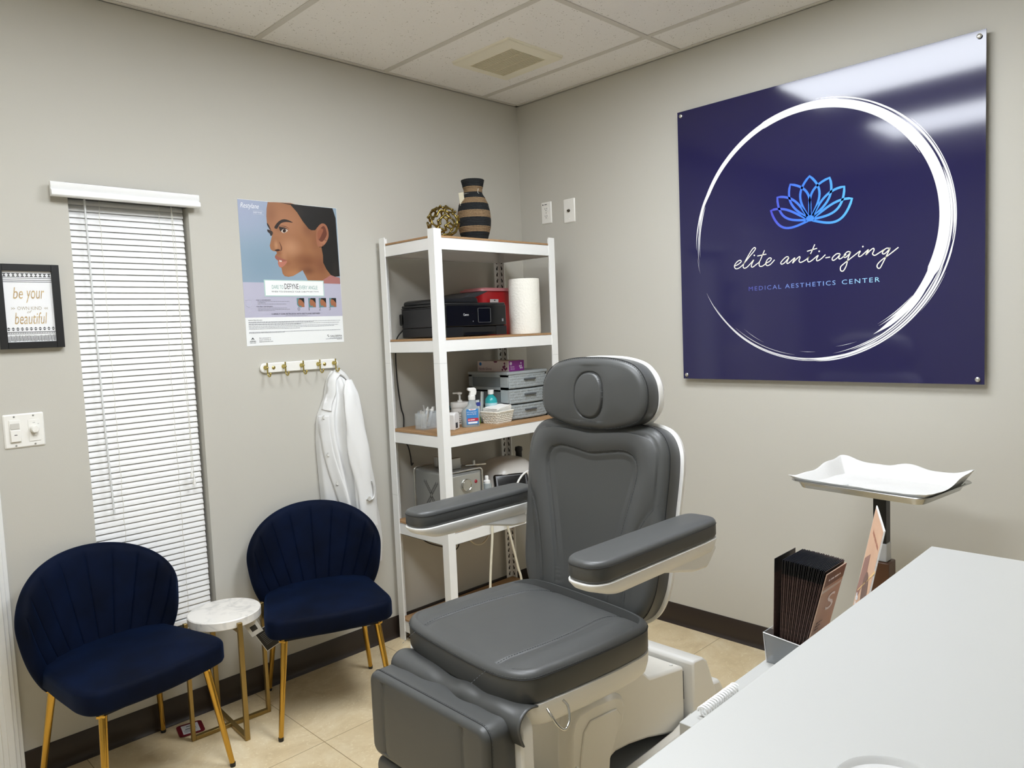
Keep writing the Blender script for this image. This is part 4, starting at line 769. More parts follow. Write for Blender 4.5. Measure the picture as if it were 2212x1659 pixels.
# glove box
t = thing('glove_box', 'white and purple nitrile glove box lying on the grey drawer unit', 'glove box', (-0.398, -0.205, T2+DH), rz=math.radians(3))
m_gw, m_gp = mat('glove_white', 'cfc2c0', 0.5), mat('glove_purple', '8d1f8f', 0.4)
b = MB(); b.box(-0.055, 0.055, -0.105, 0.105, 0, 0.051)
bx_ = b.build('carton', m_gw, t, bevel=0.0008)
MB().box(-0.054, 0.054, -0.1058, -0.105, 0.001, 0.0505).build('purple_end', m_gp, bx_)
GX = lambda v: Vector((-0.0556, 0.1-v.x, v.z)); GY = lambda v: Vector((v.x, -0.1062, v.z))
m_mar = mat('ink_maroon', '6b1a4a', 0.5)
b = MB(); put_text(b, 'Nitrile Gloves', 0.006, 0.008, 0.085, 0.012, F=GX); b.build('carton_lettering', m_mar, bx_, weld=False)
b = MB(); put_text(b, 'Nitrile', -0.045, 0.018, 0.028, 0.008, F=GY); put_text(b, 'Gloves', -0.045, 0.008, 0.030, 0.008, F=GY); 
hexa = lambda mb, x, z, r, F: mb.poly([F(Vector((x+r*math.cos(a), 0, z+r*math.sin(a)))) for a in [math.pi/6+math.pi/3*k for k in range(6)]])
hexa(b, -0.041, 0.038, 0.009, GY)
for (x, z) in ((0.027, 0.014), (0.038, 0.014), (0.022, 0.023), (0.033, 0.024), (0.032, 0.037)): hexa(b, x, z, 0.0052, GY)
b.build('end_print', mat('print_pinkwhite', 'e6d3ea', 0.4), bx_, weld=False)
b = MB()
for (x, z) in ((0.163, 0.009), (0.175, 0.016), (0.19, 0.015), (0.169, 0.022), (0.183, 0.01), (0.178, 0.039), (0.178, 0.026)): hexa(b, x, z, 0.006, GX)
b.poly([GX(Vector(p)) for p in ((0.105, 0, 0.0505), (0.132, 0, 0.0505), (0.127, 0, 0.043), (0.11, 0, 0.043))]); b.build('hexagon_print', m_mar, bx_, weld=False)
b = MB(); hexa(b, 0.016, 0.037, 0.009, GX); b.build('hexagon_badge', mat('print_blue', '2f68a8', 0.4), bx_, weld=False)
t = thing('tape_roll', 'small green tape roll behind the glove box', 'tape roll', (-0.255, -0.13, T2+DH))
RR = [(0.015, -0.007), (0.0215, -0.007), (0.0215, 0.007), (0.015, 0.007), (0.015, -0.007)]
MB().lathe(RR, 28, c=(0, 0, 0.0215), M=Ry(math.radians(70))).build('roll', mat('tape_green', '7fbf3c', 0.4), t, smooth=40)
# ------------------------------------------------------------ third shelf: small things
def swab_cup(x, y, label, seed):
    t = thing('acrylic_cup', label, 'cup', (x, y, T2), group=None)
    w_ = 0.036
    b = MB()
    o = rrect(0.084, 0.07, 0.014); i = rrect(0.078, 0.064, 0.012); n = len(o); zz = 0.072
    vs = [Vector((*p, 0)) for p in o]+[Vector((*p, zz)) for p in o]+[Vector((*p, zz)) for p in i]+[Vector((*p, 0.005)) for p in i]
    b.add(vs, [tuple(range(n))[::-1]]+[(q*n+k, q*n+(k+1) % n, (q+1)*n+(k+1) % n, (q+1)*n+k) for q in range(3) for k in range(n)]+[tuple(range(3*n, 4*n))])
    b.build('tray', mat('clear_acrylic', 'dfe6e8', 0.04, alpha=0.28), t, smooth=40)
    return t
c1 = swab_cup(-0.862, -0.185, 'clear cup of white sachets and swab tubes at the left end of the third shelf', 1)
c2 = swab_cup(-0.795, -0.115, 'clear cup of white sachets half hidden behind the front shelf post', 2)
m_sach = mat('sachet_white', 'e9e9e6', 0.5, bump=(60, 0.6, 0.002)); m_tube = mat('tube_clear', 'e2e6e8', 0.15, trans=0.4)
def sachet(x, y, z, L_, wd, rot, label, th=0.004):
    b = MB(); nu, nv = 5, 9
    f = lambda s_: (lambda i, j: Vector(((i/4-0.5)*wd, s_*th*math.sin(math.pi*i/4)*(0.3+0.7*math.sin(math.pi*j/8)), j/8*L_)))
    b.grid(f(1), nu, nv); b.grid(f(-1), nu, nv)
    o = b.build('sachet', m_sach, None, smooth=60); o.location = (x, y, z); o.rotation_euler = rot; tag(o, label, 'sachet', 'sachets in the clear cups'); return o
random.seed(5); zc = T2+0.007
sl = 'white paper sachet leaning in a clear cup on the third shelf'
for (x, y, rx, ry, rz, L_, wd) in ((-0.872, -0.197, .15, -.42, .9, .10, .022), (-0.878, -0.175, .1, -.3, .5, .085, .02), (-0.868, -0.18, -.1, -.12, 1.4, .075, .03)): sachet(x, y, zc, L_, wd, (rx, ry, rz), sl)
for (x, y, rx, ry, rz, L_, wd) in ((-0.805, -0.12, .1, -.1, .7, .088, .02), (-0.795, -0.105, -.1, .12, 1.2, .092, .024), (-0.785, -0.125, .12, .1, .2, .085, .02)): sachet(x, y, zc, L_, wd, (rx, ry, rz), sl)
for q, (x, y, ry) in enumerate(((-0.852, -0.185, .32), (-0.858, -0.172, .2))):
    t = thing('swab_tube', ('clear capped swab tube leaning right in the left-hand clear cup', 'clear swab tube standing steeper, behind the one leaning right in the cup')[q], 'tube', (x, y, zc), group='swab tubes in the clear cup')
    t.rotation_euler = (0.05, ry, 0)
    MB().lathe([(0, 0), (0.006, 0.003), (0.0075, 0.01), (0.0075, 0.072), (0.006, 0.074), (0, 0.074)], 16).build('barrel', m_tube, t, smooth=40)
    MB().lathe([(0, 0.074), (0.0085, 0.074), (0.0085, 0.083), (0.004, 0.086), (0.004, 0.092), (0, 0.093)], 16).build('cap', m_plast, t, smooth=40)
# teal packets tub
t = thing('packet_pile', 'pile of teal-wrapped packets behind the front shelf post', 'packets', (-0.705, -0.105, T2), group=None)
m_teal = mat('teal_wrap', '5f8792', 0.35, bump=(70, 0.8, 0.003)); random.seed(3)
b = MB()
for k in range(26):
    M_ = Tr(random.uniform(-.045, .045), random.uniform(-.03, .03), 0.008+0.075*(k/26)) @ Matrix.Rotation(random.uniform(-.5, .5), 4, 'X') @ Ry(random.uniform(-.6, .6)) @ Rz(random.uniform(0, 3))
    b.box(-0.028, 0.028, -0.009, 0.009, -0.002, 0.002, M=M_)
o = b.build('packets', m_teal, t, weld=False, bevel=0.001); o['kind'] = 'stuff'
# white pack with barcode
t = thing('white_carton', 'small white box with barcode beside the front shelf post', 'box', (-0.815, -0.315, T2), rz=math.radians(28))
b = MB().prism([(-0.03, 0), (0.03, 0), (0.032, 0.06), (0.026, 0.074), (-0.012, 0.078), (-0.03, 0.07)], lambda p: Vector((p[0], -0.022, p[1])), lambda p: Vector((p[0], 0.022, p[1]))); b.build('carton', mat('carton_white', 'ecebe9', 0.35), t, bevel=0.004)
b = MB(); random.seed(8); x = -0.018
while x < 0.006: wq = random.choice((0.0006, 0.0012)); b.box(x, x+wq, -0.0226, -0.0222, 0.008, 0.032); x += wq+random.choice((0.0008, 0.0014))
b.build('barcode', m_pink, t, weld=False)
# pump jar
m_jar = mat('jar_white', 'e6e3de', 0.35)
t = thing('pump_jar', 'white round moisturiser jar with pump behind the spray bottle', 'pump jar', (-0.655, -0.185, T2), rz=math.radians(-38))
MB().lathe([(0, 0), (0.040, 0), (0.043, 0.004), (0.043, 0.074), (0.041, 0.078), (0.0, 0.078)], 40).build('jar', m_jar, t, smooth=40)
MB().lathe([(0, 0.078), (0.045, 0.078), (0.045, 0.099), (0.043, 0.102), (0.012, 0.103), (0.011, 0.111), (0.0, 0.111)], 40).build('lid', mat('lid_white', 'efede8', 0.35), t, smooth=40)
b = MB().lathe([(0, 0.11), (0.0045, 0.11), (0.0045, 0.137), (0.012, 0.139), (0.013, 0.147), (0.006, 0.149), (0, 0.149)], 20); b.box(-0.032, 0, -0.004, 0.004, 0.141, 0.148); b.build('pump', m_plast, t, smooth=40, weld=False)
CY = lambda r, a0: (lambda v: Vector((r*math.sin(v.x/r+a0), -r*math.cos(v.x/r+a0), v.z)))
b = MB(); F_ = CY(0.0434, -0.35); put_text(b, 'Cetaphil', 0, 0.046, 0.04, 0.014, F=F_)
for k, l in enumerate((.02, .026, .022, .028)): dashes(b, 0.004, 0.036-k*0.009, l, 0.004, F=F_)
b.build('jar_lettering', m_pink, t, weld=False)
# isopropyl spray bottle
t = thing('spray_bottle', 'clear alcohol spray bottle with blue label and white trigger head', 'spray bottle', (-0.707, -0.315, T2), rz=math.radians(-22))
m_pet = mat('frosted_bottle', 'd3dcde', 0.12, trans=0.55, ior=1.35)
prof = [(0.0, 0.039, 0.020), (0.004, 0.042, 0.022), (0.06, 0.042, 0.022), (0.075, 0.040, 0.021), (0.086, 0.032, 0.019), (0.098, 0.020, 0.016), (0.12, 0.0145, 0.0145), (0.126, 0.0135, 0.0135)]
b = MB(); n = 36; vs = []
for (z_, a, c_) in prof:
    for k in range(n):
        q = 2*math.pi*k/n; e = 0.62 if a > 0.03 else 1.0; cx2 = math.copysign(abs(math.cos(q))**e, math.cos(q)); sy2 = math.copysign(abs(math.sin(q))**e, math.sin(q))
        sh_ = 0.010*max(0, min(1, (z_-0.07)/0.03)); vs.append(Vector((a*cx2+sh_, c_*sy2, z_)))
b.add(vs, [(j*n+k, j*n+(k+1) % n, (j+1)*n+(k+1) % n, (j+1)*n+k) for j in range(len(prof)-1) for k in range(n)]+[tuple(range(n))[::-1], tuple((len(prof)-1)*n+k for k in range(n))])
b.build('bottle', m_pet, t, smooth=50)
MB().lathe([(0, 0), (0.0165, 0), (0.0165, 0.018), (0.012, 0.021), (0, 0.021)], 24, c=(0.010, 0, 0.122)).build('collar', m_plast, t, smooth=40)
b = MB().prism([(-0.012, 0.142), (0.018, 0.142), (0.022, 0.158), (0.020, 0.172), (0.012, 0.177), (-0.018, 0.177), (-0.020, 0.166), (-0.008, 0.160)], lambda p: Vector((p[0]+0.01, -0.010, p[1])), lambda p: Vector((p[0]+0.01, 0.010, p[1]))); b.build('trigger_head', m_plast, t, bevel=0.003)
lb = MB().box(-0.027, 0.030, -0.0231, -0.0226, 0.012, 0.082).build('label_panel', mat('label_blue', '3f86c6', 0.4), t)
b = MB().box(-0.022, 0.029, -0.0234, -0.0231, 0.027, 0.040); b.build('red_band', mat('label_red', 'c5283a', 0.4), lb)
b = MB().box(-0.02, 0.024, -0.0234, -0.0231, 0.016, 0.024); b.poly([Vector((x, -0.0234, z)) for x, z in ((-0.018, 0.082), (0.022, 0.082), (0.015, 0.076), (-0.011, 0.076))]); b.build('white_panel', mat('label_white', 'eceff2', 0.4), lb, weld=False)
b = MB(); yq = -0.0236; put_text(b, '91% Isopropyl', -0.024, 0.064, 0.045, 0.007, y=yq); put_text(b, 'Alcohol Spray', -0.024, 0.055, 0.044, 0.007, y=yq); dashes(b, -0.019, 0.031, 0.034, 0.005, y=yq); b.build('label_lettering', mat('label_white', 'eceff2', 0.4), lb, weld=False)
b = MB(); dashes(b, -0.008, 0.0775, 0.02, 0.0035, y=yq); b.build('brand_lettering', mat('label_red', 'c5283a', 0.4), lb, weld=False)
# green-bottomed tube and folded card behind
t = thing('lotion_tube', 'slim blue and green tube between the spray bottle and the napkin basket', 'tube', (-0.612, -0.26, T2))
MB().lathe([(0, 0), (0.011, 0), (0.012, 0.003), (0.012, 0.032), (0.0, 0.032)], 20).build('green_cap', mat('cap_green', '79b83a', 0.35), t, smooth=40)
b = MB(); o = 20; vs = []
for z_, a, c_ in ((0.032, 0.0115, 0.0115), (0.06, 0.0125, 0.010), (0.11, 0.013, 0.002)):
    vs += [Vector((a*math.cos(2*math.pi*k/o), c_*math.sin(2*math.pi*k/o), z_)) for k in range(o)]
b.add(vs, [(j*o+k, j*o+(k+1) % o, (j+1)*o+(k+1) % o, (j+1)*o+k) for j in range(2) for k in range(o)]+[tuple(range(2*o, 3*o))]); tb = b.build('tube', mat('tube_white', 'd9dfe2', 0.35), t, smooth=50)
MB().box(-0.013, 0.013, -0.0075, -0.006, 0.082, 0.1).build('blue_band', mat('band_blue', '2f3f9a', 0.4), tb)
t = thing('folded_card', 'white folded leaflet leaning behind the teal bottle', 'leaflet', (-0.575, -0.245, T2)); t.rotation_euler = (0, 0.18, 0.5)
MB().box(-0.016, 0.016, -0.001, 0.001, 0, 0.145).build('leaf', m_plast, t); MB().box(-0.016, 0.016, 0.0015, 0.0025, 0, 0.142).build('leaf', m_plast, t)
t = thing('teal_bottle', 'round teal bottle with white cap behind the napkin basket', 'bottle', (-0.525, -0.262, T2))
m_tealb = mat('teal_plastic', '2fa3a6', 0.25)
MB().lathe([(0, 0), (0.027, 0), (0.029, 0.003), (0.029, 0.095), (0.027, 0.108), (0.018, 0.12), (0.0125, 0.125), (0.0125, 0.13), (0, 0.13)], 32).build('bottle', m_tealb, t, smooth=45)
MB().lathe([(0, 0.13), (0.0145, 0.13), (0.0145, 0.149), (0.013, 0.151), (0, 0.151)], 24).build('cap', m_plast, t, smooth=40)
MB().lathe([(0.0292, 0.05), (0.0294, 0.051), (0.0294, 0.088), (0.0292, 0.089)], 32).build('label_band', mat('label_pale', 'a9c9cf', 0.4), t, smooth=40)
# basket with napkins
t = thing('napkin_basket', 'small white woven plastic basket of paper napkins on the third shelf', 'basket', (-0.548, -0.325, T2), rz=math.radians(8))
m_bsk = mat('basket_cream', 'ece7d9', 0.45)
b = MB(); o0 = rrect(0.105, 0.085, 0.008, 3); o1 = rrect(0.13, 0.105, 0.01, 3); n = len(o0); HB = 0.055
P0 = [Vector((*p, 0)) for p in o0]; P1 = [Vector((*p, HB)) for p in o1]
def per(f, z):  # point on the wall at perimeter fraction f and height z
    L_ = [ (P1[(k+1) % n]-P1[k]).length for k in range(n)]; s_ = sum(L_)*(f % 1); k = 0
    while s_ > L_[k] and k < n-1: s_ -= L_[k]; k += 1
    u = s_/L_[k]; a = P0[k].lerp(P0[(k+1) % n], u); c_ = P1[k].lerp(P1[(k+1) % n], u); return a.lerp(c_, z/HB)
for r_ in range(6): 
    z_ = 0.006+r_*0.0085; b.tube([per(k/96, z_)+per(k/96, z_).normalized().xyz*(0.0011*(1 if (k//2+r_) % 2 else -1))-Vector((0, 0, 0)) for k in range(96)], 0.0024, 5, closed=True)
for k in range(48): b.tube([per(k/48, 0), per(k/48, HB)], 0.0017, 5)
b.build('weave', m_bsk, t, smooth=60, weld=False)
b = MB().tube([per(k/60, HB) for k in range(60)], 0.0035, 8, closed=True); b.build('rim', m_bsk, t, smooth=60)
MB().prism(o0, lambda p: Vector((*p, 0)), lambda p: Vector((*p, 0.003))).build('bottom', m_bsk, t)
t = thing('napkin_stack', 'stack of white folded paper napkins in the woven basket', 'napkins', (-0.548, -0.325, T2+0.0055), rz=math.radians(8))
random.seed(6)
for k in range(8):
    M_ = Tr(random.uniform(-.002, .002), random.uniform(-.002, .002), 0.040+k*0.0042) @ Ry(math.radians(-9+k*0.6)) @ Rz(random.uniform(-.06, .06))
    nu = 13
    def nf(i, j, k=k): x = (i/12-0.5)*0.108; y = (j/8-0.5)*0.086; return Vector((x, y, 0.0016*math.sin(i*1.1+k)*math.cos(j*0.9+k*2)))
    b = MB(); b.grid(lambda i, j: nf(i, j)+Vector((0, 0, 0.0016)), nu, 9); b.grid(lambda i, j: nf(i, j)-Vector((0, 0, 0.0016)), nu, 9)
    b.box(-0.054, 0.054, -0.043, 0.043, -0.0014, 0.0014)
    b.build('napkin', mat('napkin_white', 'f6f4ee', 0.9), t, M=M_, smooth=40, weld=False)
MB().box(-0.04, 0.04, -0.03, 0.03, -0.0015, 0.04).build('napkin', mat('napkin_white', 'f6f4ee', 0.9), t)
# ------------------------------------------------------------ fourth shelf: silver machine
m_sil = mat('brushed_silver', 'a3a5a3', 0.33, 0.75, bump=(9, 0.02, 0.001)); m_sil2 = mat('panel_silver', 'b4b4ae', 0.38, 0.6); m_chr = mat('chrome', 'd0d0cc', 0.15, 1.0)
t = thing('silver_machine', 'silver microdermabrasion machine with a round gauge on the fourth shelf', 'machine', (-0.79, -0.235, T3), rz=math.radians(-4))
ax, ay, ah = 0.095, 0.13, 0.238
MB().box(-ax, ax, -ay, ay, 0.008, ah).build('case', m_sil, t, bevel=0.012)
for y_ in (-ay, ay): MB().tube([Vector((p[0], y_, p[1]+(ah+0.008)/2)) for p in rrect(2*ax+0.004, ah-0.004, 0.016)], 0.004, 8, closed=True).build('edge_trim', mat('trim_silver', 'c9c9c4', 0.25, 0.8), t, smooth=60)
fp = MB().box(-ax+0.014, ax-0.014, -ay-0.007, -ay, 0.02, ah-0.014).build('front_panel', m_sil2, t, bevel=0.006)
MB().lathe([(0.029, 0), (0.029, 0.008), (0.026, 0.012), (0.023, 0.012), (0.022, 0.008)], 36, M=Tr(0.0, -ay-0.006, 0.176) @ Rx(math.radians(90))).build('gauge_bezel', m_chr, fp, smooth=40)
g = MB().lathe([(0, 0.007), (0.0235, 0.007)], 36, M=Tr(0.0, -ay-0.006, 0.176) @ Rx(math.radians(90))).build('gauge_dial', mat('dial_white', 'eef0ee', 0.3), fp)
b = MB(); yq = -ay-0.0135; b.box(-0.014, 0.014, yq, yq+0.0003, -0.0009, 0.0009, M=Tr(0, 0, 0.176) @ Ry(math.radians(40))); b.lathe([(0, 0), (0.0028, 0)], 12, c=(0, yq-0.0002, 0.176), M=Rx(math.radians(90)))
for k in range(13):
    a = math.radians(-45+270*k/12-0); b.box(-0.0005, 0.0005, yq, yq+0.0003, 0.0165, 0.0205, M=Tr(0, 0, 0.176) @ Ry(a-math.radians(90)))
b.build('gauge_needle', m_pink, fp, weld=False)
MB().lathe([(0, 0.006), (0.005, 0.006), (0.0075, 0.003), (0.008, 0)], 20, M=Tr(0.054, -ay-0.006, 0.184) @ Rx(math.radians(90))).build('red_lamp', mat('red_button', '8e1626', 0.2), fp, smooth=40)
MB().box(-0.018, 0.014, -ay-0.0075, -ay-0.0068, 0.130, 0.1345).build('black_marking', m_dark, fp)
MB().lathe([(0, 0.022), (0.010, 0.022), (0.012, 0.019), (0.012, 0.008), (0.008, 0.006), (0.008, 0)], 24, M=Tr(0.0, -ay-0.006, 0.112) @ Rx(math.radians(90))).build('knob', m_chr, fp, smooth=35)
b = MB()
for sgn in (1, -1):
    for col in range(2):
        for k in range(8):
            for vz in (1, -1):
                yy = sgn*(0.052-k*0.0062-col*0.014); zz = 0.128+vz*(0.058-k*0.0072)
                b.box(-ax-0.0006, -ax+0.001, yy-0.0016, yy+0.0016, zz-0.006, zz+0.006)
b.build('vent_slits', mat('vent_dark', '4f504e', 0.6), t, weld=False)
b = MB()
for y_ in (-0.05, 0.05): b.box(-0.03, 0.03, y_-0.013, y_+0.013, ah, ah+0.05)
hd = b.build('handle_bracket', mat('bracket_silver', 'b9b9b5', 0.35, 0.7), t, bevel=0.003, weld=False)
MB().tube([(0, -0.045, ah+0.04), (0, 0.045, ah+0.04)], 0.009, 12).build('handle_grip', mat('grip_black', '1c1c1c', 0.5), hd, smooth=40)
for k, (x_, y_) in enumerate(((0.05, 0.02), (0.055, -0.02))): MB().lathe([(0.008, 0), (0.008, 0.01), (0.0055, 0.012), (0.0055, 0.018), (0, 0.018)], 14, c=(x_, y_, ah)).build('hose_port', m_chr, t, smooth=40)
b = MB().tube([(0.045, -0.075, ah+0.012), (0.14, -0.105, ah+0.010)], 0.0045, 10); b.lathe([(0.006, 0), (0.006, 0.02), (0, 0.02)], 12, c=(0.085, -0.088, ah+0.012)); b.build('probe', m_chr, t, smooth=40, weld=False)
# white device with dark screen
t = thing('facial_device', 'rounded white device with tilted black screen on the fourth shelf', 'device', (-0.392, -0.205, T3), rz=math.radians(-8))
b = MB(); nu, nv = 40, 16
def dome(i, j):
    a = 2*math.pi*i/nu; v = j/(nv-1); r_ = math.cos(v*math.pi/2)**0.55; hz = math.sin(v*math.pi/2)
    return Vector((0.165*r_*math.copysign(abs(math.cos(a))**0.8, math.cos(a)), 0.14*r_*math.copysign(abs(math.sin(a))**0.8, math.sin(a)), 0.03+0.195*hz))
b.grid(dome, nu, nv, closeu=True); b.lathe([(0.1, 0), (0.15, 0.0), (0.165, 0.03)], 40, sy=0.85)
bd = b.build('body', mat('device_white', 'dedad3', 0.25), t, smooth=60)
Ms = Tr(-0.065, -0.135, 0.10) @ Rz(math.radians(-24)) @ Rx(math.radians(-28))
MB().box(-0.085, 0.085, -0.012, 0.012, -0.07, 0.07, M=Ms).build('screen_housing', mat('device_black', '1e1d1c', 0.25), t, bevel=0.01)
MB().box(-0.068, 0.068, -0.0135, -0.012, -0.056, 0.056, M=Ms).build('screen', mat('screen_glass', '0a0c10', 0.06), t)
b = MB().tube([Vector((0.035+0.12*math.cos(a), -0.146+0.02*math.cos(a), 0.02+0.15*math.sin(a))) for a in [math.pi*(0.95-0.5*k/20) for k in range(21)]], 0.005, 8); b.build('white_arc', m_plast, t, smooth=60)
sk = MB().box(-0.0005, 0.0005, -0.014, 0.014, -0.02, 0.02, M=Tr(0.052, -0.152, 0.178) @ Rz(math.radians(80))).build('asset_sticker', mat('label_white', 'eceff2', 0.4), t)
b = MB(); random.seed(2)
for k in range(7): b.box(-0.0012, -0.0006, -0.003, 0.003+0.002*random.random(), -0.017+k*0.005, -0.0145+k*0.005, M=Tr(0.052, -0.152, 0.178) @ Rz(math.radians(80)))
b.build('sticker_print', mat('ink_blue', '34386a', 0.5), sk, weld=False)
tag(MB().lathe([(0, 0), (0.012, 0), (0.016, 0.02), (0.016, 0.05), (0.02, 0.06), (0.018, 0.075), (0, 0.08)], 16).build('black_knob', mat('grip_black', '1c1c1c', 0.5), t, smooth=50), 'black knob at the back', 'x'); bpy.data.objects['black_knob'].location = (0.085, 0.0, 0.19); del bpy.data.objects['black_knob']['category']
t = thing('dropper_bottle', 'small clear dropper bottle between the silver machine and the white device', 'bottle', (-0.652, -0.345, T3))
MB().lathe([(0, 0), (0.020, 0), (0.022, 0.003), (0.022, 0.150), (0.019, 0.156), (0.010, 0.158), (0, 0.158)], 24).build('bottle', mat('dropper_clear', 'b5bdbd', 0.15, trans=0.4), t, smooth=40)
MB().lathe([(0, 0.156), (0.0165, 0.156), (0.0165, 0.167), (0.011, 0.170), (0.0085, 0.172), (0.0085, 0.188), (0.006, 0.191), (0, 0.191)], 24).build('cap', m_plast, t, smooth=40)
# cords and hoses
m_blkc = mat('cord_black', '111111', 0.5)
def cord(name, pts, r, m, label, cat_='cord', flat=None):
    o = MB().tube(cat(pts, 10), r, 8, flat=flat).build(name, m, None, smooth=60); tag(o, label, cat_); return o
cord('power_cord', [(-0.86, -0.05, 1.44), (-0.88, -0.022, 1.40), (-0.886, -0.014, 1.33), (-0.884, -0.013, 1.20), (-0.872, -0.015, 1.08), (-0.862, -0.018, 1.03), (-0.866, -0.017, 0.93), (-0.842, -0.014, 0.89), (-0.83, -0.013, 0.84), (-0.828, -0.014, 0.80), (-0.83, -0.03, 0.81)], 0.0032, m_blkc, 'black power cord running down the wall behind the shelves')
cord('machine_cord', [(-0.90, -0.30, 0.572), (-0.93, -0.345, 0.572), (-0.958, -0.35, 0.585), (-0.955, -0.31, 0.60), (-0.92, -0.25, 0.572)], 0.0032, m_blkc, 'black cord looping over the left edge of the fourth shelf')
cord('hanging_cord', [(-0.82, -0.011, 0.56), (-0.823, -0.03, 0.48), (-0.80, -0.06, 0.43), (-0.72, -0.09, 0.39), (-0.64, -0.09, 0.36), (-0.60, -0.08, 0.42), (-0.56, -0.06, 0.50), (-0.555, -0.04, 0.56)], 0.0028, m_blkc, 'black cord sagging below the fourth shelf')
m_hose = mat('hose_cream', 'd9d3bf', 0.35)
cord('cream_hose', [(-0.66, -0.36, 0.572), (-0.69, -0.40, 0.574), (-0.705, -0.425, 0.578), (-0.713, -0.434, 0.56), (-0.716, -0.436, 0.5), (-0.735, -0.436, 0.35), (-0.75, -0.436, 0.20), (-0.74, -0.40, 0.112)], 0.0058, m_hose, 'straight cream hose hanging over the front of the fourth shelf', 'hose')
cord('cream_hose', [(-0.60, -0.36, 0.572), (-0.622, -0.405, 0.574), (-0.63, -0.426, 0.577), (-0.628, -0.435, 0.56), (-0.60, -0.437, 0.46), (-0.565, -0.436, 0.33), (-0.545, -0.436, 0.24), (-0.56, -0.40, 0.112)], 0.0058, m_hose, 'slanting cream hose hanging nearest the treatment chair back', 'hose')
cord('looped_hose', [(-0.61, -0.1, 0.57), (-0.60, -0.11, 0.45), (-0.55, -0.11, 0.375), (-0.49, -0.11, 0.355), (-0.44, -0.11, 0.39), (-0.42, -0.11, 0.46), (-0.415, -0.1, 0.57)], 0.0045, m_hose, 'thin cream hose looping below the fourth shelf', 'hose')
# ------------------------------------------------------------ blue velvet chairs
def velvet():
    m = mat('blue_velvet', '020a1e', 0.75, bump=(350, 0.25, 0.0006)); nt = m.node_tree; b = nt.nodes['Principled BSDF']
    b.inputs['Sheen Weight'].default_value = 0.13; b.inputs['Sheen Roughness'].default_value = 0.4; b.inputs['Sheen Tint'].default_value = lin('1f65b8'); b.inputs['Specular IOR Level'].default_value = 0.12
    tc = nt.nodes.new('ShaderNodeTexCoord'); n = nt.nodes.new('ShaderNodeTexNoise'); n.inputs['Scale'].default_value = 7; n.inputs['Detail'].default_value = 4
    nt.links.new(tc.outputs['Object'], n.inputs['Vector']); r = nt.nodes.new('ShaderNodeValToRGB'); r.color_ramp.elements[0].position = 0.35; r.color_ramp.elements[1].position = 0.68
    r.color_ramp.elements[0].color = lin('010616'); r.color_ramp.elements[1].color = lin('030f28'); nt.links.new(n.outputs['Fac'], r.inputs[0]); nt.links.new(r.outputs[0], b.inputs['Base Color']); return m
m_vel = velvet()
m_brass = mat('polished_gold', 'c8a04c', 0.13, 1.0)
m_foot = mat('foot_black', '141210', 0.5)
def make_chair(label):
    t = thing('accent_chair', label, 'chair', (0, 0, 0), group='pair of blue velvet accent chairs')
    # seat
    o = [(-0.20, 0.205), (-0.225, 0.10), (-0.242, -0.06), (-0.246, -0.14), (-0.228, -0.192), (-0.17, -0.215), (0, -0.232), (0.17, -0.215), (0.228, -0.192), (0.246, -0.14), (0.242, -0.06), (0.225, 0.10), (0.20, 0.205), (0.08, 0.24), (-0.08, 0.24)]
    o = cat(o, 8, True); P = Pad([(p.x*0.935, p.y) for p in o], 0.072, 0.02, 0.012)
    P.mb.build('seat', m_vel, t, M=Tr(0, 0, 0.36), smooth=60)
    R_, s1 = 0.36, 0.283
    def pos(s_, z_, off):
        a = s_/R_; return Vector(((R_-off)*math.sin(a), 0.205-R_+(R_-off)*math.cos(a)*1.0+(z_-0.4)*0.16, z_))
    NC = 10
    def P3(u, v, side):
        ph = math.radians(97)*u; T_ = (s1*math.sin(ph), 0.575+0.172*math.cos(ph)); B_ = (0.205*u, 0.345)
        k = v; bul = 0.022*math.sin(math.pi*v)*u**3
        s_ = B_[0]+(T_[0]-B_[0])*k+bul; z_ = B_[1]+(T_[1]-B_[1])*k
        rim = max(0, 1-abs(u)**14)**0.5*max(0, 1-v**22)**0.5*max(0, 1-(1-v)**30)**0.5
        if side > 0:
            g = abs(math.sin(math.pi*NC*(u+1)/2))**0.38; fade = min(1, max(0, (0.99-v)*14)); off = rim*(0.026+0.0075*(g-1)*fade)
        else: off = -rim*0.022
        return pos(s_, z_, off)
    nu, nv = 241, 34
    us = [-1+2*i/(nu-1) for i in range(nu)]; vs_ = [0.5-0.5*math.cos(math.pi*j/(nv-1)) for j in range(nv)]
    b = MB(); b.grid(lambda i, j: P3(us[i], vs_[j], 1), nu, nv); b.grid(lambda i, j: P3(us[i], vs_[j], -1), nu, nv)
    b.build('backrest', m_vel, t, smooth=75)
    MB().box(-0.17, 0.17, -0.17, 0.17, 0.340, 0.358).build('under_frame', mat('under_fabric', '121317', 0.8), t)
    for sx in (-1, 1):
        for sy in (-1, 1):
            lg = MB().tube([(sx*0.168, sy*0.155, 0.352), (sx*0.206, sy*0.208, 0.012)], [0.0125, 0.0085], 20).build('leg', m_brass, t, smooth=60)
            MB().lathe([(0, 0), (0.0085, 0), (0.0092, 0.004), (0.0092, 0.014), (0, 0.014)], 16, c=(sx*0.2065, sy*0.209, 0)).build('foot_cap', m_foot, lg, smooth=40)
            MB().box(-0.035, 0.035, -0.012, 0.012, 0.335, 0.342, M=Tr(sx*0.155, sy*0.14, 0) @ Rz(math.radians(45*sx*sy))).build('leg_bracket', m_brass, lg)
    return t
ch = make_chair('blue velvet accent chair with gold legs in front of the window blind, nearest the door')
ch2 = copy_tree(ch); ch2['label'] = 'blue velvet accent chair with gold legs below the white coat, beside the shelving unit'
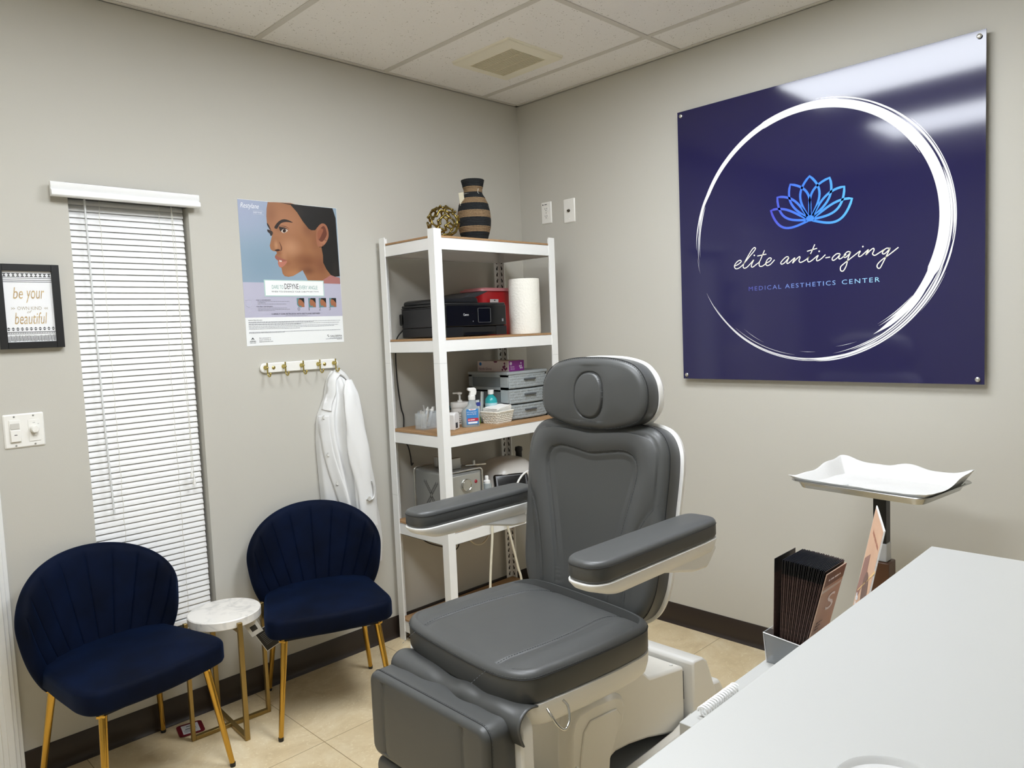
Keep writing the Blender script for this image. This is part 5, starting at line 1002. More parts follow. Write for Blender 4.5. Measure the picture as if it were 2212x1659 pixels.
ch.location = (-2.192, -0.278, 0); ch.rotation_euler = (0, 0, math.radians(10.7))
ch2.location = (-1.497, -0.307, 0); ch2.rotation_euler = (0, 0, math.radians(-21.5))
# ------------------------------------------------------------ side table
def marble():
    m = mat('white_marble', 'ece8e0', 0.3, bump=(20, 0.1, 0.0006)); nt = m.node_tree; b = nt.nodes['Principled BSDF']; tc = nt.nodes.new('ShaderNodeTexCoord')
    n = nt.nodes.new('ShaderNodeTexNoise'); n.inputs['Scale'].default_value = 14; n.inputs['Detail'].default_value = 9; n.inputs['Distortion'].default_value = 1.5; nt.links.new(tc.outputs['Object'], n.inputs['Vector'])
    r = nt.nodes.new('ShaderNodeValToRGB'); r.color_ramp.elements[0].position = 0.36; r.color_ramp.elements[1].position = 0.52; r.color_ramp.elements[0].color = lin('d9d6cf'); r.color_ramp.elements[1].color = lin('efebe3')
    nt.links.new(n.outputs['Fac'], r.inputs[0]); nt.links.new(r.outputs[0], b.inputs['Base Color']); return m
t = thing('side_table', 'small round white marble side table with brass frame between the two blue chairs', 'side table', (-1.836, -0.187, 0), rz=math.radians(-3))
MB().lathe([(0, 0.408), (0.124, 0.408), (0.127, 0.411), (0.127, 0.437), (0.124, 0.44), (0, 0.44)], 72).build('table_top', marble(), t, smooth=35)
m_brs = mat('satin_brass', '9c8450', 0.35, 0.85)
rr, hw = 0.146, 0.0085
for k in range(4):
    MB().box(rr-0.013, rr, -hw, hw, 0.001, 0.430, M=Rz(math.pi/2*k)).build('leg', m_brs, t, bevel=0.0012)
MB().box(-rr+0.013, rr-0.013, -hw, hw, 0.001, 0.015).build('base_bar', m_brs, t, bevel=0.0012)
MB().box(-rr+0.013, rr-0.013, -hw, hw, 0.0011, 0.0151, M=Rz(math.pi/2)).build('base_bar', m_brs, t, bevel=0.0012)
MB().box(-rr+0.013, rr-0.013, -hw, hw, 0.396, 0.407).build('top_bar', m_brs, t); MB().box(-rr+0.013, rr-0.013, -hw, hw, 0.3961, 0.4071, M=Rz(math.pi/2)).build('top_bar', m_brs, t)
Mt = Tr(0.122, -0.075, 0.318) @ Rz(math.radians(-42)) @ Ry(math.radians(-33))
hg = MB().box(-0.030, 0.030, -0.0006, 0.0006, -0.042, 0.042, M=Mt).build('hang_tag', mat('tag_white', 'dcdad6', 0.5), t)
MB().box(-0.0275, 0.0275, -0.0009, -0.0006, -0.0395, 0.0395, M=Mt).build('tag_face', mat('tag_black', '101012', 0.4), hg)
b = MB()
for k in range(8): b.box(-0.016, 0.014-0.003*(k % 3), -0.0011, -0.0009, 0.022-k*0.006, 0.0232-k*0.006, M=Mt)
b.build('tag_text', mat('tag_grey', '77777a', 0.5), hg, weld=False)
Mt2 = Tr(0.068, -0.09, 0.378) @ Rz(math.radians(-40)) @ Ry(math.radians(-30))
h2 = MB().box(-0.024, 0.024, -0.0005, 0.0005, -0.028, 0.028, M=Mt2).build('hang_tag', mat('tag_pale', 'c9c6be', 0.5), t)
MB().box(-0.012, 0.012, -0.0008, -0.0005, -0.012, 0.008, M=Mt2).build('tag_emblem', mat('tag_dark', '2a2724', 0.5), h2)
MB().tube(cat([(0.10, -0.05, 0.407), (0.106, -0.066, 0.38), (0.108, -0.074, 0.352)]), 0.0007, 5).build('tag_string', m_blkc, t)
# ------------------------------------------------------------ red tag on the floor
t = thing('price_card', 'dark red card with white price label lying on the floor under the side table', 'price tag', (-1.952, -0.092, 0.0), rz=math.radians(-12))
o = rrect(0.088, 0.092, 0.014)
MB().prism(o, lambda p: Vector((*p, 0.0015)), lambda p: Vector((*p, 0.0032))).build('card', mat('card_red', '6d1420', 0.35), t)
lab = MB().box(-0.029, 0.029, -0.034, 0.034, 0.0033, 0.0039).build('price_label', mat('label_paper', 'd6d6d8', 0.5), t)
b = MB(); FD = lambda v: Vector((v.x, v.z, 0.0041))
dashes(b, -0.018, -0.001, 0.036, 0.007, F=FD)
for k in range(5): b.box(-0.024, 0.02-0.004*k, -0.008-k*0.0045, -0.0068-k*0.0045, 0.0039, 0.0041)
b.box(-0.012, 0.014, 0.018, 0.022, 0.0039, 0.0041)
b.build('label_text', m_pink, lab, weld=False)
# ------------------------------------------------------------ coat rack
t = thing('coat_rack', 'white wall rack with five small brass hooks below the poster', 'coat rack', (-1.37, 0, 1.306))
MB().prism(rrect(0.358, 0.040, 0.0195, 10), lambda p: Vector((p[0], 0, p[1])), lambda p: Vector((p[0], -0.012, p[1]))).build('board', mat('rack_white', 'efeee8', 0.35), t, bevel=0.003)
m_hook = mat('hook_brass', 'bfae6a', 0.25, 1.0)
for x in (-1.528, -1.449, -1.368, -1.29, -1.214):
    x += 1.37; b = MB()
    b.lathe([(0.009, 0), (0.009, 0.002), (0.0055, 0.005), (0.005, 0.018)], 16, M=Tr(x, -0.012, 0.002) @ Rx(math.radians(90)))
    b.tube([(x, -0.028, 0.021), (x, -0.028, -0.018)], 0.0032, 10)
    b.tube(cat([(x, -0.028, -0.014), (x, -0.030, -0.026), (x, -0.038, -0.034), (x, -0.048, -0.032), (x, -0.053, -0.024)], 6), 0.0028, 10)
    b.lathe([(0, -0.0045), (0.003, -0.0035), (0.0045, 0), (0.003, 0.0035), (0, 0.0045)], 12, c=(x, -0.053, -0.022)); b.lathe([(0, -0.005), (0.0045, -0.003), (0.0055, 0), (0.0045, 0.003), (0, 0.005)], 12, c=(x, -0.028, 0.002))
    b.build('hook', m_hook, t, smooth=50, weld=False)
for x in (-0.123, 0.111): MB().lathe([(0.0075, 0), (0.0075, 0.002), (0.004, 0.005), (0, 0.0055)], 16, M=Tr(x, -0.012, 0.0) @ Rx(math.radians(90))).build('screw_cap', m_hook, t, smooth=40)
# ------------------------------------------------------------ lab coat
m_coat = mat('coat_cotton', 'e2e2e0', 0.85, bump=(30, 0.35, 0.002), sheen=0.1)
tb = [(1.274, -1.224, -1.196, .02), (1.262, -1.236, -1.182, .045), (1.235, -1.252, -1.166, .07), (1.2, -1.262, -1.152, .085), (1.16, -1.270, -1.142, .095), (1.125, -1.288, -1.136, .10), (1.09, -1.306, -1.130, .105), (1.05, -1.314, -1.124, .105), (.98, -1.320, -1.115, .108), (.886, -1.318, -1.10, .115), (.80, -1.315, -1.085, .12), (.7, -1.310, -1.068, .125), (.59, -1.300, -1.048, .125), (.5, -1.292, -1.04, .12), (.395, -1.275, -1.045, .11)]
def row(z):
    for i in range(len(tb)-1):
        a, c_ = tb[i], tb[i+1]
        if a[0] >= z >= c_[0]:
            k = (a[0]-z)/(a[0]-c_[0]); return [a[q]+(c_[q]-a[q])*k for q in (1, 2, 3)]
    return tb[-1][1:]
def coat_front(x, z):
    l, r, d = row(z); u = (x-l)/(r-l); u = min(1, max(0, u)); q = max(0.0, 1-(2*u-1)**2)**0.5
    fr_ = min(1, (1.28-z)/0.25)
    f = 0.016*math.sin(19*u+1.5*z*3)+0.011*math.sin(11*u-4*z+1)+0.005*math.sin(37*u+6*z)
    return -(0.006+(d-0.02)*(0.25+0.75*q)+f*fr_*q)
t = thing('lab_coat', 'white lab coat hanging from the right-hand hook of the rack', 'coat', (-1.2, 0, 0.395))
nu, nv = 110, 90
def cf(i, j):
    z = 1.274-(1.274-0.395)*j/(nv-1); l, r, d = row(z); a = 2*math.pi*i/nu
    u = 0.5+0.5*math.cos(a); x = l+(r-l)*u
    if math.sin(a) <= 0: y = coat_front(x, z)
    else: y = -0.004-0.012*(1-abs(math.cos(a)))*0
    return Vector((x, y, z+(0.012*math.sin(9*u)+0.01*u)*(1 if j == nv-1 else 0)))
b = MB().grid(cf, nu, nv, closeu=True); b.f.append(list(range(nu))); b.m.append(0); b.build('body', m_coat, t, world=True, smooth=80)
def strip3(pts, wid, off, th=0.003):
    """band lying on the coat front; pts (x,z)"""
    c_ = cat(pts, 8); mb = MB(); vs = []; n = len(c_)
    for i in range(n):
        d = (c_[min(n-1, i+1)]-c_[max(0, i-1)]).normalized(); nn = Vector((d.y, -d.x)); w_ = wid if not callable(wid) else wid(i/(n-1))
        row_ = []
        for k in range(7):
            q = (k/6-0.5)*w_; x, z = c_[i].x+nn.x*q, c_[i].y+nn.y*q; e = 1 if 0 < k < 6 else 0
            row_.append(Vector((x, coat_front(x, min(1.27, z))-off-(th if e else 0), z)))
        vs.append(row_)
    mb.grid(lambda i, j: vs[j][i], 7, n); return mb
strip3([(-1.206, 1.27), (-1.243, 1.235), (-1.258, 1.18), (-1.276, 1.14), (-1.286, 1.11)], 0.022, 0.004, 0.006).build('lapel', m_coat, t, world=True, smooth=70, solid=0.003)
strip3([(-1.203, 1.272), (-1.176, 1.25), (-1.155, 1.205), (-1.15, 1.16)], 0.030, 0.006, 0.008).build('collar', m_coat, t, world=True, smooth=70, solid=0.003)
strip3([(-1.300, 1.09), (-1.302, 1.0), (-1.296, 0.92), (-1.284, 0.84), (-1.268, 0.76), (-1.255, 0.68), (-1.24, 0.55), (-1.235, 0.42)], 0.030, 0.003, 0.003).build('placket', m_coat, t, world=True, smooth=70, solid=0.002)
for (x, z) in ((-1.302, 1.083), (-1.300, 0.925), (-1.278, 0.80)): MB().lathe([(0, 0.001), (0.004, 0.001), (0.0065, 0.003), (0.008, 0.003), (0.008, 0)], 20, M=Tr(x+1.2, coat_front(x, z)-0.008, z-0.395) @ Rx(math.radians(80))).build('button', mat('button_pearl', 'c8c6c0', 0.25), t, smooth=40)
# sleeve: a flattened tapering tube hanging in front
def sleeve():
    ctr = cat([(-1.190, -0.088, 1.235), (-1.200, -0.108, 1.18), (-1.205, -0.125, 1.10), (-1.198, -0.135, 1.0), (-1.188, -0.140, 0.90), (-1.176, -0.142, 0.80), (-1.172, -0.142, 0.68), (-1.17, -0.14, 0.60)], 9); n = len(ctr); ns = 28; vs = []
    for i, c_ in enumerate(ctr):
        f = i/(n-1); w_ = 0.012+0.016*min(1, f*7)+0.022*min(1, f*2)-0.006*max(0, f-0.5)
        for k in range(ns):
            a = 2*math.pi*k/ns; rip = 1+0.10*math.sin(3*a+f*9)+0.06*math.sin(5*a-f*14)
            vs.append(Vector((c_.x+w_*math.cos(a)*rip, c_.y+0.020*min(1, 0.2+f*5)*math.sin(a)*rip, c_.z)))
    mb = MB().add(vs, [(j*ns+k, j*ns+(k+1) % ns, (j+1)*ns+(k+1) % ns, (j+1)*ns+k) for j in range(n-1) for k in range(ns)]+[tuple(range(ns))]); return mb
sleeve().build('sleeve', m_coat, t, world=True, smooth=80)
b = MB().tube(cat([(-1.155, -0.163, 0.80), (-1.145, -0.166, 0.765), (-1.150, -0.168, 0.73), (-1.168, -0.170, 0.718), (-1.186, -0.168, 0.725)], 8), 0.009, 8, flat=0.25); b.build('sleeve_tab', m_coat, t, world=True, smooth=60)
MB().lathe([(0, 0.001), (0.004, 0.001), (0.0065, 0.003), (0.009, 0.003), (0.009, 0)], 20, M=Tr(-1.178+1.2, -0.174, 0.726-0.395) @ Rx(math.radians(85))).build('button', mat('button_pearl', 'c8c6c0', 0.25), t, smooth=40)
# ------------------------------------------------------------ treatment chair
def vinyl():
    m = mat('grey_vinyl', '4b4c4b', 0.40, spec=0.48); nt = m.node_tree; b = nt.nodes['Principled BSDF']; tc = nt.nodes.new('ShaderNodeTexCoord')
    v = nt.nodes.new('ShaderNodeTexVoronoi'); v.feature = 'DISTANCE_TO_EDGE'; v.inputs['Scale'].default_value = 420; nt.links.new(tc.outputs['Object'], v.inputs['Vector'])
    n = nt.nodes.new('ShaderNodeTexNoise'); n.inputs['Scale'].default_value = 14; n.inputs['Detail'].default_value = 3; nt.links.new(tc.outputs['Object'], n.inputs['Vector'])
    b1 = nt.nodes.new('ShaderNodeBump'); b1.inputs['Strength'].default_value = 0.12; b1.inputs['Distance'].default_value = 0.0006; nt.links.new(v.outputs['Distance'], b1.inputs['Height'])
    b2 = nt.nodes.new('ShaderNodeBump'); b2.inputs['Strength'].default_value = 0.12; b2.inputs['Distance'].default_value = 0.004; nt.links.new(n.outputs['Fac'], b2.inputs['Height']); nt.links.new(b1.outputs[0], b2.inputs['Normal']); nt.links.new(b2.outputs[0], b.inputs['Normal']); return m
m_vin = vinyl(); m_stitch = mat('stitch_thread', '494c4d', 0.7); m_seam = mat('seam_dark', '1f2021', 0.6)
m_shell = mat('chair_shell', 'f3f2ee', 0.32, bump=(6, 0.02, 0.001)); m_shell2 = mat('chair_shroud', 'efece3', 0.45, bump=(500, 0.2, 0.0004))
CY0 = -1.42
t = thing('treatment_chair', 'large grey vinyl treatment chair with white shell and armrests in the middle of the room', 'treatment chair', (-1.45, CY0, 0))
phi = math.radians(1.0)
bk = Vector((math.cos(phi), -math.sin(phi), 0)); rg = Vector((-math.sin(phi), -math.cos(phi), 0)); zz_ = Vector((0, 0, 1))
def frame(O, X, Y): 
    Z = X.cross(Y); return Matrix(((X.x, Y.x, Z.x, O[0]), (X.y, Y.y, Z.y, O[1]), (X.z, Y.z, Z.z, O[2]), (0, 0, 0, 1)))
def seamline(P, pts, M_, parent, off=0.0006, n=8, name='stitching', both=True):
    """stitches beside a seam that follows the cushion surface"""
    c_ = cat(pts, n); mb = MB(); lines = [0.0055] if not both else [0.0055]
    for o_ in lines:
        q = []
        for i in range(len(c_)):
            d = (c_[min(len(c_)-1, i+1)]-c_[max(0, i-1)]).normalized(); x, y = c_[i].x-d.y*o_, c_[i].y+d.x*o_
            q.append(Vector((x, y, P.surf(x, y)+off)))
        stitches(q, mb=mb)
    return mb.build(name, m_stitch, parent, world=True, M=M_, weld=False)
def seam_h(seams, extra=None, w_=0.0035, dep=0.0032):
    SS_ = [[(p.x, p.y) for p in cat(s_, 6)] for s_ in seams]
    def h(x, y, f):
        d = min(segdist(x, y, s_) for s_ in SS_); v = -dep*math.exp(-(d/w_)**2)-0.0016*math.exp(-(d/0.016)**2)
        return v+(extra(x, y, f) if extra else 0)
    return h
# seat cushion
ps = math.radians(6); MS = frame((-1.547, -1.443, 0.557), Vector((-math.sin(ps), -math.cos(ps), 0)), Vector((math.cos(ps), -math.sin(ps), 0)))
so = [(-0.285, -0.13), (-0.274, -0.20), (-0.215, -0.24), (-0.1, -0.252), (0.1, -0.252), (0.215, -0.24), (0.274, -0.20), (0.285, -0.13), (0.29, 0.0), (0.287, 0.12), (0.27, 0.215), (0.2, 0.255), (0.0, 0.262), (-0.2, 0.255), (-0.27, 0.215), (-0.287, 0.12), (-0.29, 0.0)]
sL = [(-0.155, -0.28), (-0.165, -0.15), (-0.168, 0.0), (-0.155, 0.13), (-0.13, 0.28)]; sR = [(0.155, -0.28), (0.165, -0.15), (0.168, 0.0), (0.155, 0.13), (0.13, 0.28)]
def seat_x(x, y, f):
    s_ = max(0, min(1, (abs(x)-0.165)/0.05)); return 0.006*s_*s_*(3-2*s_)*min(1, max(0, f*5))-0.022*max(0, (-y-0.16)/0.1)**2-0.03*max(0, (y-0.12)/0.14)**2+0.0005*math.sin(60*x+40*y)*max(0, f)*0
so = [(x*0.94, y*0.98+0.006) for x, y in so]
PS = Pad([(p.x, p.y) for p in cat(so, 14, True)], 0.080, 0.020, 0.004, seam_h([sL, sR], seat_x, 0.0045, 0.0035), K=110)
seat = PS.mb.build('seat_cushion', m_vin, t, world=True, M=MS, smooth=60)
seamline(PS, sL[0:5], MS, seat); seamline(PS, sR[0:5], MS, seat)
def rimline(P, M_, parent, z_, ins, name, mat_, dash, r=0.0008, i0=0, i1=None, zfun=None):
    n = P.n; i1 = n if i1 is None else i1; q = []
    for i in range(i0, i1+1): p = P.P[i % n]-P.N[i % n]*ins; q.append(Vector((p.x, p.y, z_+(zfun(p.x, p.y) if zfun else 0))))
    mb = stitches(q, r=r) if dash else MB().tube(q, r, 6)
    return mb.build(name, mat_, parent, world=True, M=M_, weld=False)
rimline(PS, MS, seat, 0.0625, -0.0004, 'edge_seam', m_seam, False, 0.0011); rimline(PS, MS, seat, 0.0665, 0.0008, 'edge_stitching', m_stitch, True)
# seat shell (white tray below the cushion)
def loft(mb, rings):
    n = len(rings[0]); o0 = len(mb.v); vs = [p for r_ in rings for p in r_]
    mb.add(vs, [(j*n+k, j*n+(k+1) % n, (j+1)*n+(k+1) % n, (j+1)*n+k) for j in range(len(rings)-1) for k in range(n)]+[tuple(range(n))[::-1], tuple((len(rings)-1)*n+k for k in range(n))]); return mb
oc = [(p.x, p.y) for p in cat(so, 9, True)]
def sc_ring(k, z_, dy=0.0, ky=None): return [Vector((p[0]*k, p[1]*(ky or k)+dy, z_)) for p in oc]
b = loft(MB(), [sc_ring(0.80, -0.078, 0.035), sc_ring(0.88, -0.074, 0.026), sc_ring(0.95, -0.055, 0.014), sc_ring(0.985, -0.03, 0.006), sc_ring(1.0, -0.008), sc_ring(1.0, 0.0), sc_ring(0.98, 0.002)])
b.build('seat_shell', m_shell, t, world=True, M=MS, smooth=50)
hk = MB().tube(cat([(-1.74, -1.708, 0.552), (-1.742, -1.722, 0.542), (-1.735, -1.735, 0.520), (-1.716, -1.739, 0.504), (-1.696, -1.735, 0.516), (-1.684, -1.722, 0.540), (-1.686, -1.708, 0.552)], 8), 0.0032, 10); hk.build('chrome_hook', m_chr, t, world=True, smooth=60)
# backrest
al = math.radians(9.5); up_ = bk*math.sin(al)+zz_*math.cos(al)
MBk = frame(Vector((-1.27, -1.415, 0.62)), rg, up_); BT = 0.085; MBk = MBk @ Tr(0, 0, -BT)
bo = [(-0.14, -0.055), (-0.215, -0.025), (-0.252, 0.05), (-0.262, 0.16), (-0.268, 0.28), (-0.272, 0.40), (-0.262, 0.465), (-0.225, 0.508), (-0.15, 0.522), (-0.06, 0.517), (0, 0.512), (0.06, 0.517), (0.15, 0.522), (0.225, 0.508), (0.262, 0.465), (0.272, 0.40), (0.268, 0.28), (0.262, 0.16), (0.252, 0.05), (0.215, -0.025), (0.14, -0.055), (0, -0.06)]
heart = [(-0.098, -0.04), (-0.102, 0.05), (-0.118, 0.14), (-0.142, 0.24), (-0.165, 0.33), (-0.174, 0.385), (-0.160, 0.425), (-0.120, 0.438), (-0.06, 0.432), (0, 0.424), (0.06, 0.432), (0.120, 0.438), (0.160, 0.425), (0.174, 0.385), (0.165, 0.33), (0.142, 0.24), (0.118, 0.14), (0.102, 0.05), (0.098, -0.04)]
wL = [(-0.268, 0.325), (-0.225, 0.275), (-0.195, 0.215), (-0.172, 0.12), (-0.160, 0.03), (-0.158, -0.06)]; wR = [(-x, y) for x, y in wL]
hh = [(p.x, p.y) for p in cat(heart, 6)]
def inside(x, y, poly):
    c_ = False; n = len(poly); j = n-1
    for i in range(n):
        if (poly[i][1] > y) != (poly[j][1] > y) and x < (poly[j][0]-poly[i][0])*(y-poly[i][1])/(poly[j][1]-poly[i][1])+poly[i][0]: c_ = not c_
        j = i
    return c_
def back_x(x, y, f):
    d = segdist(x, y, hh)
    if inside(x, y, hh): return -0.010*min(1, d/0.022)-0.002
    q = min(1, d/0.05); v = 0.012*math.sin(math.pi*min(1, d/0.085))*(1 if y > 0.2 else max(0, y/0.2)*0.7+0.3)
    return v
PB = Pad([(p.x, p.y) for p in cat(bo, 12, True)], BT, 0.026, 0.003, seam_h([heart, wL, wR], back_x, 0.0042, 0.0038), K=110)
back = PB.mb.build('back_cushion', m_vin, t, world=True, M=MBk, smooth=60)
seamline(PB, heart, MBk, back, n=10); seamline(PB, [(x, y) for x, y in wL][::-1], MBk, back, n=10); seamline(PB, wR, MBk, back, n=10)
rimline(PB, MBk, back, BT-0.022, -0.0004, 'edge_seam', m_seam, False, 0.0011); rimline(PB, MBk, back, BT-0.018, 0.0010, 'edge_stitching', m_stitch, True)
ob_ = [(p.x, p.y) for p in cat(bo, 8, True)]
def ring_n(P, ins, z_): return [Vector(((P.P[i]-P.N[i]*ins).x, (P.P[i]-P.N[i]*ins).y, z_)) for i in range(P.n)]
b = loft(MB(), [ring_n(PB, 0.07, -0.045), ring_n(PB, 0.03, -0.040), ring_n(PB, 0.008, -0.026), ring_n(PB, -0.006, -0.006), ring_n(PB, -0.009, 0.008), ring_n(PB, -0.004, 0.012)])
b.build('back_shell', m_shell, t, world=True, M=MBk, smooth=50)
MB().box(-0.10, 0.10, -0.10, -0.03, 0.0, 0.05).build('hinge_cover', mat('hinge_black', '17181a', 0.5), t, world=True, M=MBk, bevel=0.006)
# headrest
a4 = math.radians(4); uph = bk*math.sin(a4)+zz_*math.cos(a4); HT = 0.075
MH = frame(Vector((-1.215, -1.425, 1.128)), rg, uph) @ Tr(0, 0, -HT)
ho = [(-0.205, 0.088), (-0.193, 0.138), (-0.155, 0.178), (-0.085, 0.197), (0, 0.201), (0.085, 0.197), (0.155, 0.178), (0.193, 0.138), (0.205, 0.088), (0.196, 0.042), (0.16, 0.010), (0.08, -0.010), (0, -0.014), (-0.08, -0.010), (-0.16, 0.010), (-0.196, 0.042)]
hc, hrx, hry = (0.0, 0.088), 0.054, 0.068
oval = [(hc[0]+hrx*math.copysign(abs(math.cos(a))**0.8, math.cos(a)), hc[1]+hry*math.copysign(abs(math.sin(a))**0.85, math.sin(a))) for a in [2*math.pi*k/40 for k in range(41)]]
def head_x(x, y, f):
    d = math.hypot((x-hc[0])/hrx, (y-hc[1])/hry); dd = segdist(x, y, oval)
    return (0.003*max(0, 1-d) if d < 1 else -0.004*math.exp(-(dd/0.018)**2))-0.007*math.exp(-(dd/0.0028)**2)
PH = Pad([(p.x, p.y) for p in cat(ho, 14, True)], HT, 0.024, 0.010, head_x, K=70)
head = PH.mb.build('headrest_cushion', m_vin, t, world=True, M=MH, smooth=60)
MB().tube([Vector((p[0], p[1], PH.surf(*p)+0.0012)) for p in oval[:-1]], 0.0016, 6, closed=True).build('face_hole_piping', m_vin, head, world=True, M=MH, smooth=60)
rimline(PH, MH, head, HT-0.016, -0.0004, 'edge_seam', m_seam, False, 0.0011); rimline(PH, MH, head, HT-0.011, 0.0018, 'edge_stitching', m_stitch, True)
b = loft(MB(), [ring_n(PH, 0.06, -0.040), ring_n(PH, 0.025, -0.036), ring_n(PH, 0.004, -0.024), ring_n(PH, -0.006, -0.004), ring_n(PH, -0.004, 0.010)]); b.build('headrest_shell', m_shell, t, world=True, M=MH, smooth=50)
b = MB()
for sx in (-0.05, 0.05): b.tube([(sx, -0.06, -0.01), (sx, 0.03, -0.01)], 0.007, 12)
b.build('headrest_rods', m_chr, t, world=True, M=MH, smooth=50, weld=False)
# armrests
def armrest(y_in, y_out, x_tip, x_rear, ztop, side):
    """side=+1 towards -y (viewer's right)"""
    L_ = x_rear-x_tip; W_ = abs(y_out-y_in); cyy = (y_in+y_out)/2
    M_ = frame(Vector(((x_tip+x_rear)/2, cyy, ztop-0.052)), rg, bk)
    se = lambda v, e: math.copysign(abs(v)**e, v)
    o_ = []
    for k in range(25): a = math.pi+math.pi*k/24; o_.append((W_/2*se(math.cos(a), 0.72), -L_/2+0.062+0.062*se(math.sin(a), 0.85)))
    for k in range(1, 12): o_.append((W_/2, -L_/2+0.062+(L_-0.117)*k/12))
    for k in range(25): a = math.pi*k/24; o_.append(((W_/2-0.002)*se(math.cos(a), 0.62), L_/2-0.055+0.055*se(math.sin(a), 0.75)))
    for k in range(1, 12): o_.append((-W_/2, L_/2-0.055-(L_-0.117)*k/12))
    P = Pad(o_, 0.052, 0.012, 0.003, None, K=20)
    pd = P.mb.build('armrest_pad', m_vin, t, world=True, M=M_, smooth=60)
    rimline(P, M_, pd, 0.0385, -0.0004, 'edge_seam', m_seam, False, 0.0009); rimline(P, M_, pd, 0.0425, 0.0008, 'edge_stitching', m_stitch, True, 0.0007)
    def rg_(k, z_, tipcut=0.0, rearcut=0.0):
        out = []
        for i in range(P.n):
            p = P.P[i]-P.N[i]*k; f = p.y/L_+0.5; out.append(Vector((p.x, p.y+tipcut*(1-f)-rearcut*f, z_)))
        return out
    b = loft(MB(), [rg_(0.022, -0.040, 0.10, 0.0), rg_(0.012, -0.036, 0.05, 0.0), rg_(0.004, -0.018, 0.008), rg_(-0.001, -0.004), rg_(-0.001, 0.0), rg_(0.004, 0.002)])
    b.build('armrest_shell', m_shell, t, world=True, M=M_, smooth=50)
    # bracket from the rear of the arm to the back of the chair
    pts = [(x_rear-0.30, ztop-0.078), (x_rear-0.012, ztop-0.058), (x_rear+0.0, ztop-0.085), (x_rear-0.05, ztop-0.128), (x_rear-0.11, ztop-0.124)]
    b = MB().prism(pts, lambda p: Vector((p[0], y_out+(0.012 if side > 0 else -0.012), p[1])), lambda p: Vector((p[0], y_in+(0.03 if side > 0 else 0.012), p[1])))
    if side < 0: b.box(-1.165, -1.125, -1.15, y_in+0.02, ztop-0.10, ztop-0.07)
    b.build('armrest_bracket', m_shell, t, world=True, bevel=0.008, weld=False)
armrest(-1.735, -1.845, -1.705, -1.190, 0.905, 1)
armrest(-1.105, -0.998, -1.612, -1.115, 0.888, -1)
# leg rest
MLg = frame(Vector((-1.893, -1.435, 0.018)), rg, zz_) @ Tr(0, 0, -0.095)
def dense(o, m):
    out = []
    for i in range(len(o)):
        a, c_ = Vector(o[i]), Vector(o[(i+1) % len(o)]); k = max(1, int((c_-a).length/m))
        out += [tuple(a.lerp(c_, j/k)) for j in range(k)]
    return out
lo = dense(rrect(0.462, 0.225, 0.03, 8, 0, 0.415), 0.006); PL_ = Pad(lo, 0.095, 0.016, 0.003, seam_h([[(0.15, 0.24), (0.15, 0.57)], [(-0.17, 0.24), (-0.17, 0.57)]], None, 0.0045, 0.0025), K=100)
lg = PL_.mb.build('legrest_cushion', m_vin, t, world=True, M=MLg, smooth=60)
rimline(PL_, MLg, lg, 0.077, -0.0004, 'edge_seam', m_seam, False, 0.0011); rimline(PL_, MLg, lg, 0.073, -0.0004, 'edge_stitching', m_stitch, True)
lo2 = rrect(0.452, 0.20, 0.03, 8, 0, 0.197); P2 = Pad(lo2, 0.090, 0.016, 0.004, None, K=14); P2.mb.build('footrest_cushion', m_vin, t, world=True, M=MLg, smooth=60)
oo = rrect(0.488, 0.43, 0.045, 8, 0.008, 0.315)
b = MB().prism(oo, lambda p: Vector((p[0], p[1], -0.035)), lambda p: Vector((p[0], p[1], 0.004))); b.build('legrest_shell', m_shell, t, world=True, M=MLg, bevel=0.006)
# vinyl flap rolled over the knee joint
prf = [(-1.750, 0.556), (-1.775, 0.565), (-1.798, 0.566), (-1.817, 0.556), (-1.825, 0.538), (-1.822, 0.515), (-1.812, 0.49)]
pc = cat([(x, z, 0) for x, z in prf], 5); n = len(pc); ny = 60
def flap(i, j):
    v = j/(ny-1); y = -1.215-0.475*v; p = pc[i]; sag = 0.004*math.sin(v*11)+0.003*math.sin(v*23+1)+0.006*math.exp(-((v-0.62)/0.08)**2); k = (i/(n-1))
    return Vector((p.x-sag*math.sin(math.pi*k)*0.7, y-0.012*k, p.y+sag*math.sin(math.pi*k)-0.004*math.sin(math.pi*v)))
b = MB().grid(flap, n, ny); b.build('knee_flap', m_vin, t, world=True, smooth=80, solid=0.004)
# base: shroud, cover, end cap, plate
pf = [(-1.34, 0.06), (-1.34, 0.49), (-1.12, 0.49), (-1.09, 0.36), (-1.0, 0.278), (-0.802, 0.244), (-0.802, 0.035), (-0.86, 0.032), (-0.92, 0.048), (-1.02, 0.080), (-1.12, 0.102), (-1.19, 0.110), (-1.25, 0.095), (-1.29, 0.06)]
b = MB().prism(pf, lambda p: Vector((p[0], -1.47, p[1])), lambda p: Vector((p[0], -1.19, p[1]))); sh_ = b.build('lift_shroud', m_shell2, t, world=True, bevel=0.010)
MB().prism([(-1.33, 0.12), (-0.79, 0.12), (-0.79, 0.22), (-1.05, 0.27), (-1.33, 0.46)], lambda p: Vector((p[0], -1.46, p[1])), lambda p: Vector((p[0], -1.20, p[1]))).build('lift_core', mat('core_dark', '2e2e2e', 0.6), t, world=True)
cv = [(-1.462, 0.05), (-1.468, 0.21), (-1.465, 0.30), (-1.452, 0.335), (-1.425, 0.353), (-1.36, 0.355), (-1.26, 0.343), (-1.222, 0.325), (-1.212, 0.29), (-1.222, 0.24), (-1.265, 0.198), (-1.29, 0.15), (-1.305, 0.10), (-1.31, 0.05)]
b = MB().prism(cv, lambda p: Vector((p[0], -1.53, p[1])), lambda p: Vector((p[0], -1.475, p[1]))); b.build('side_cover', m_shell2, t, world=True, bevel=0.014)
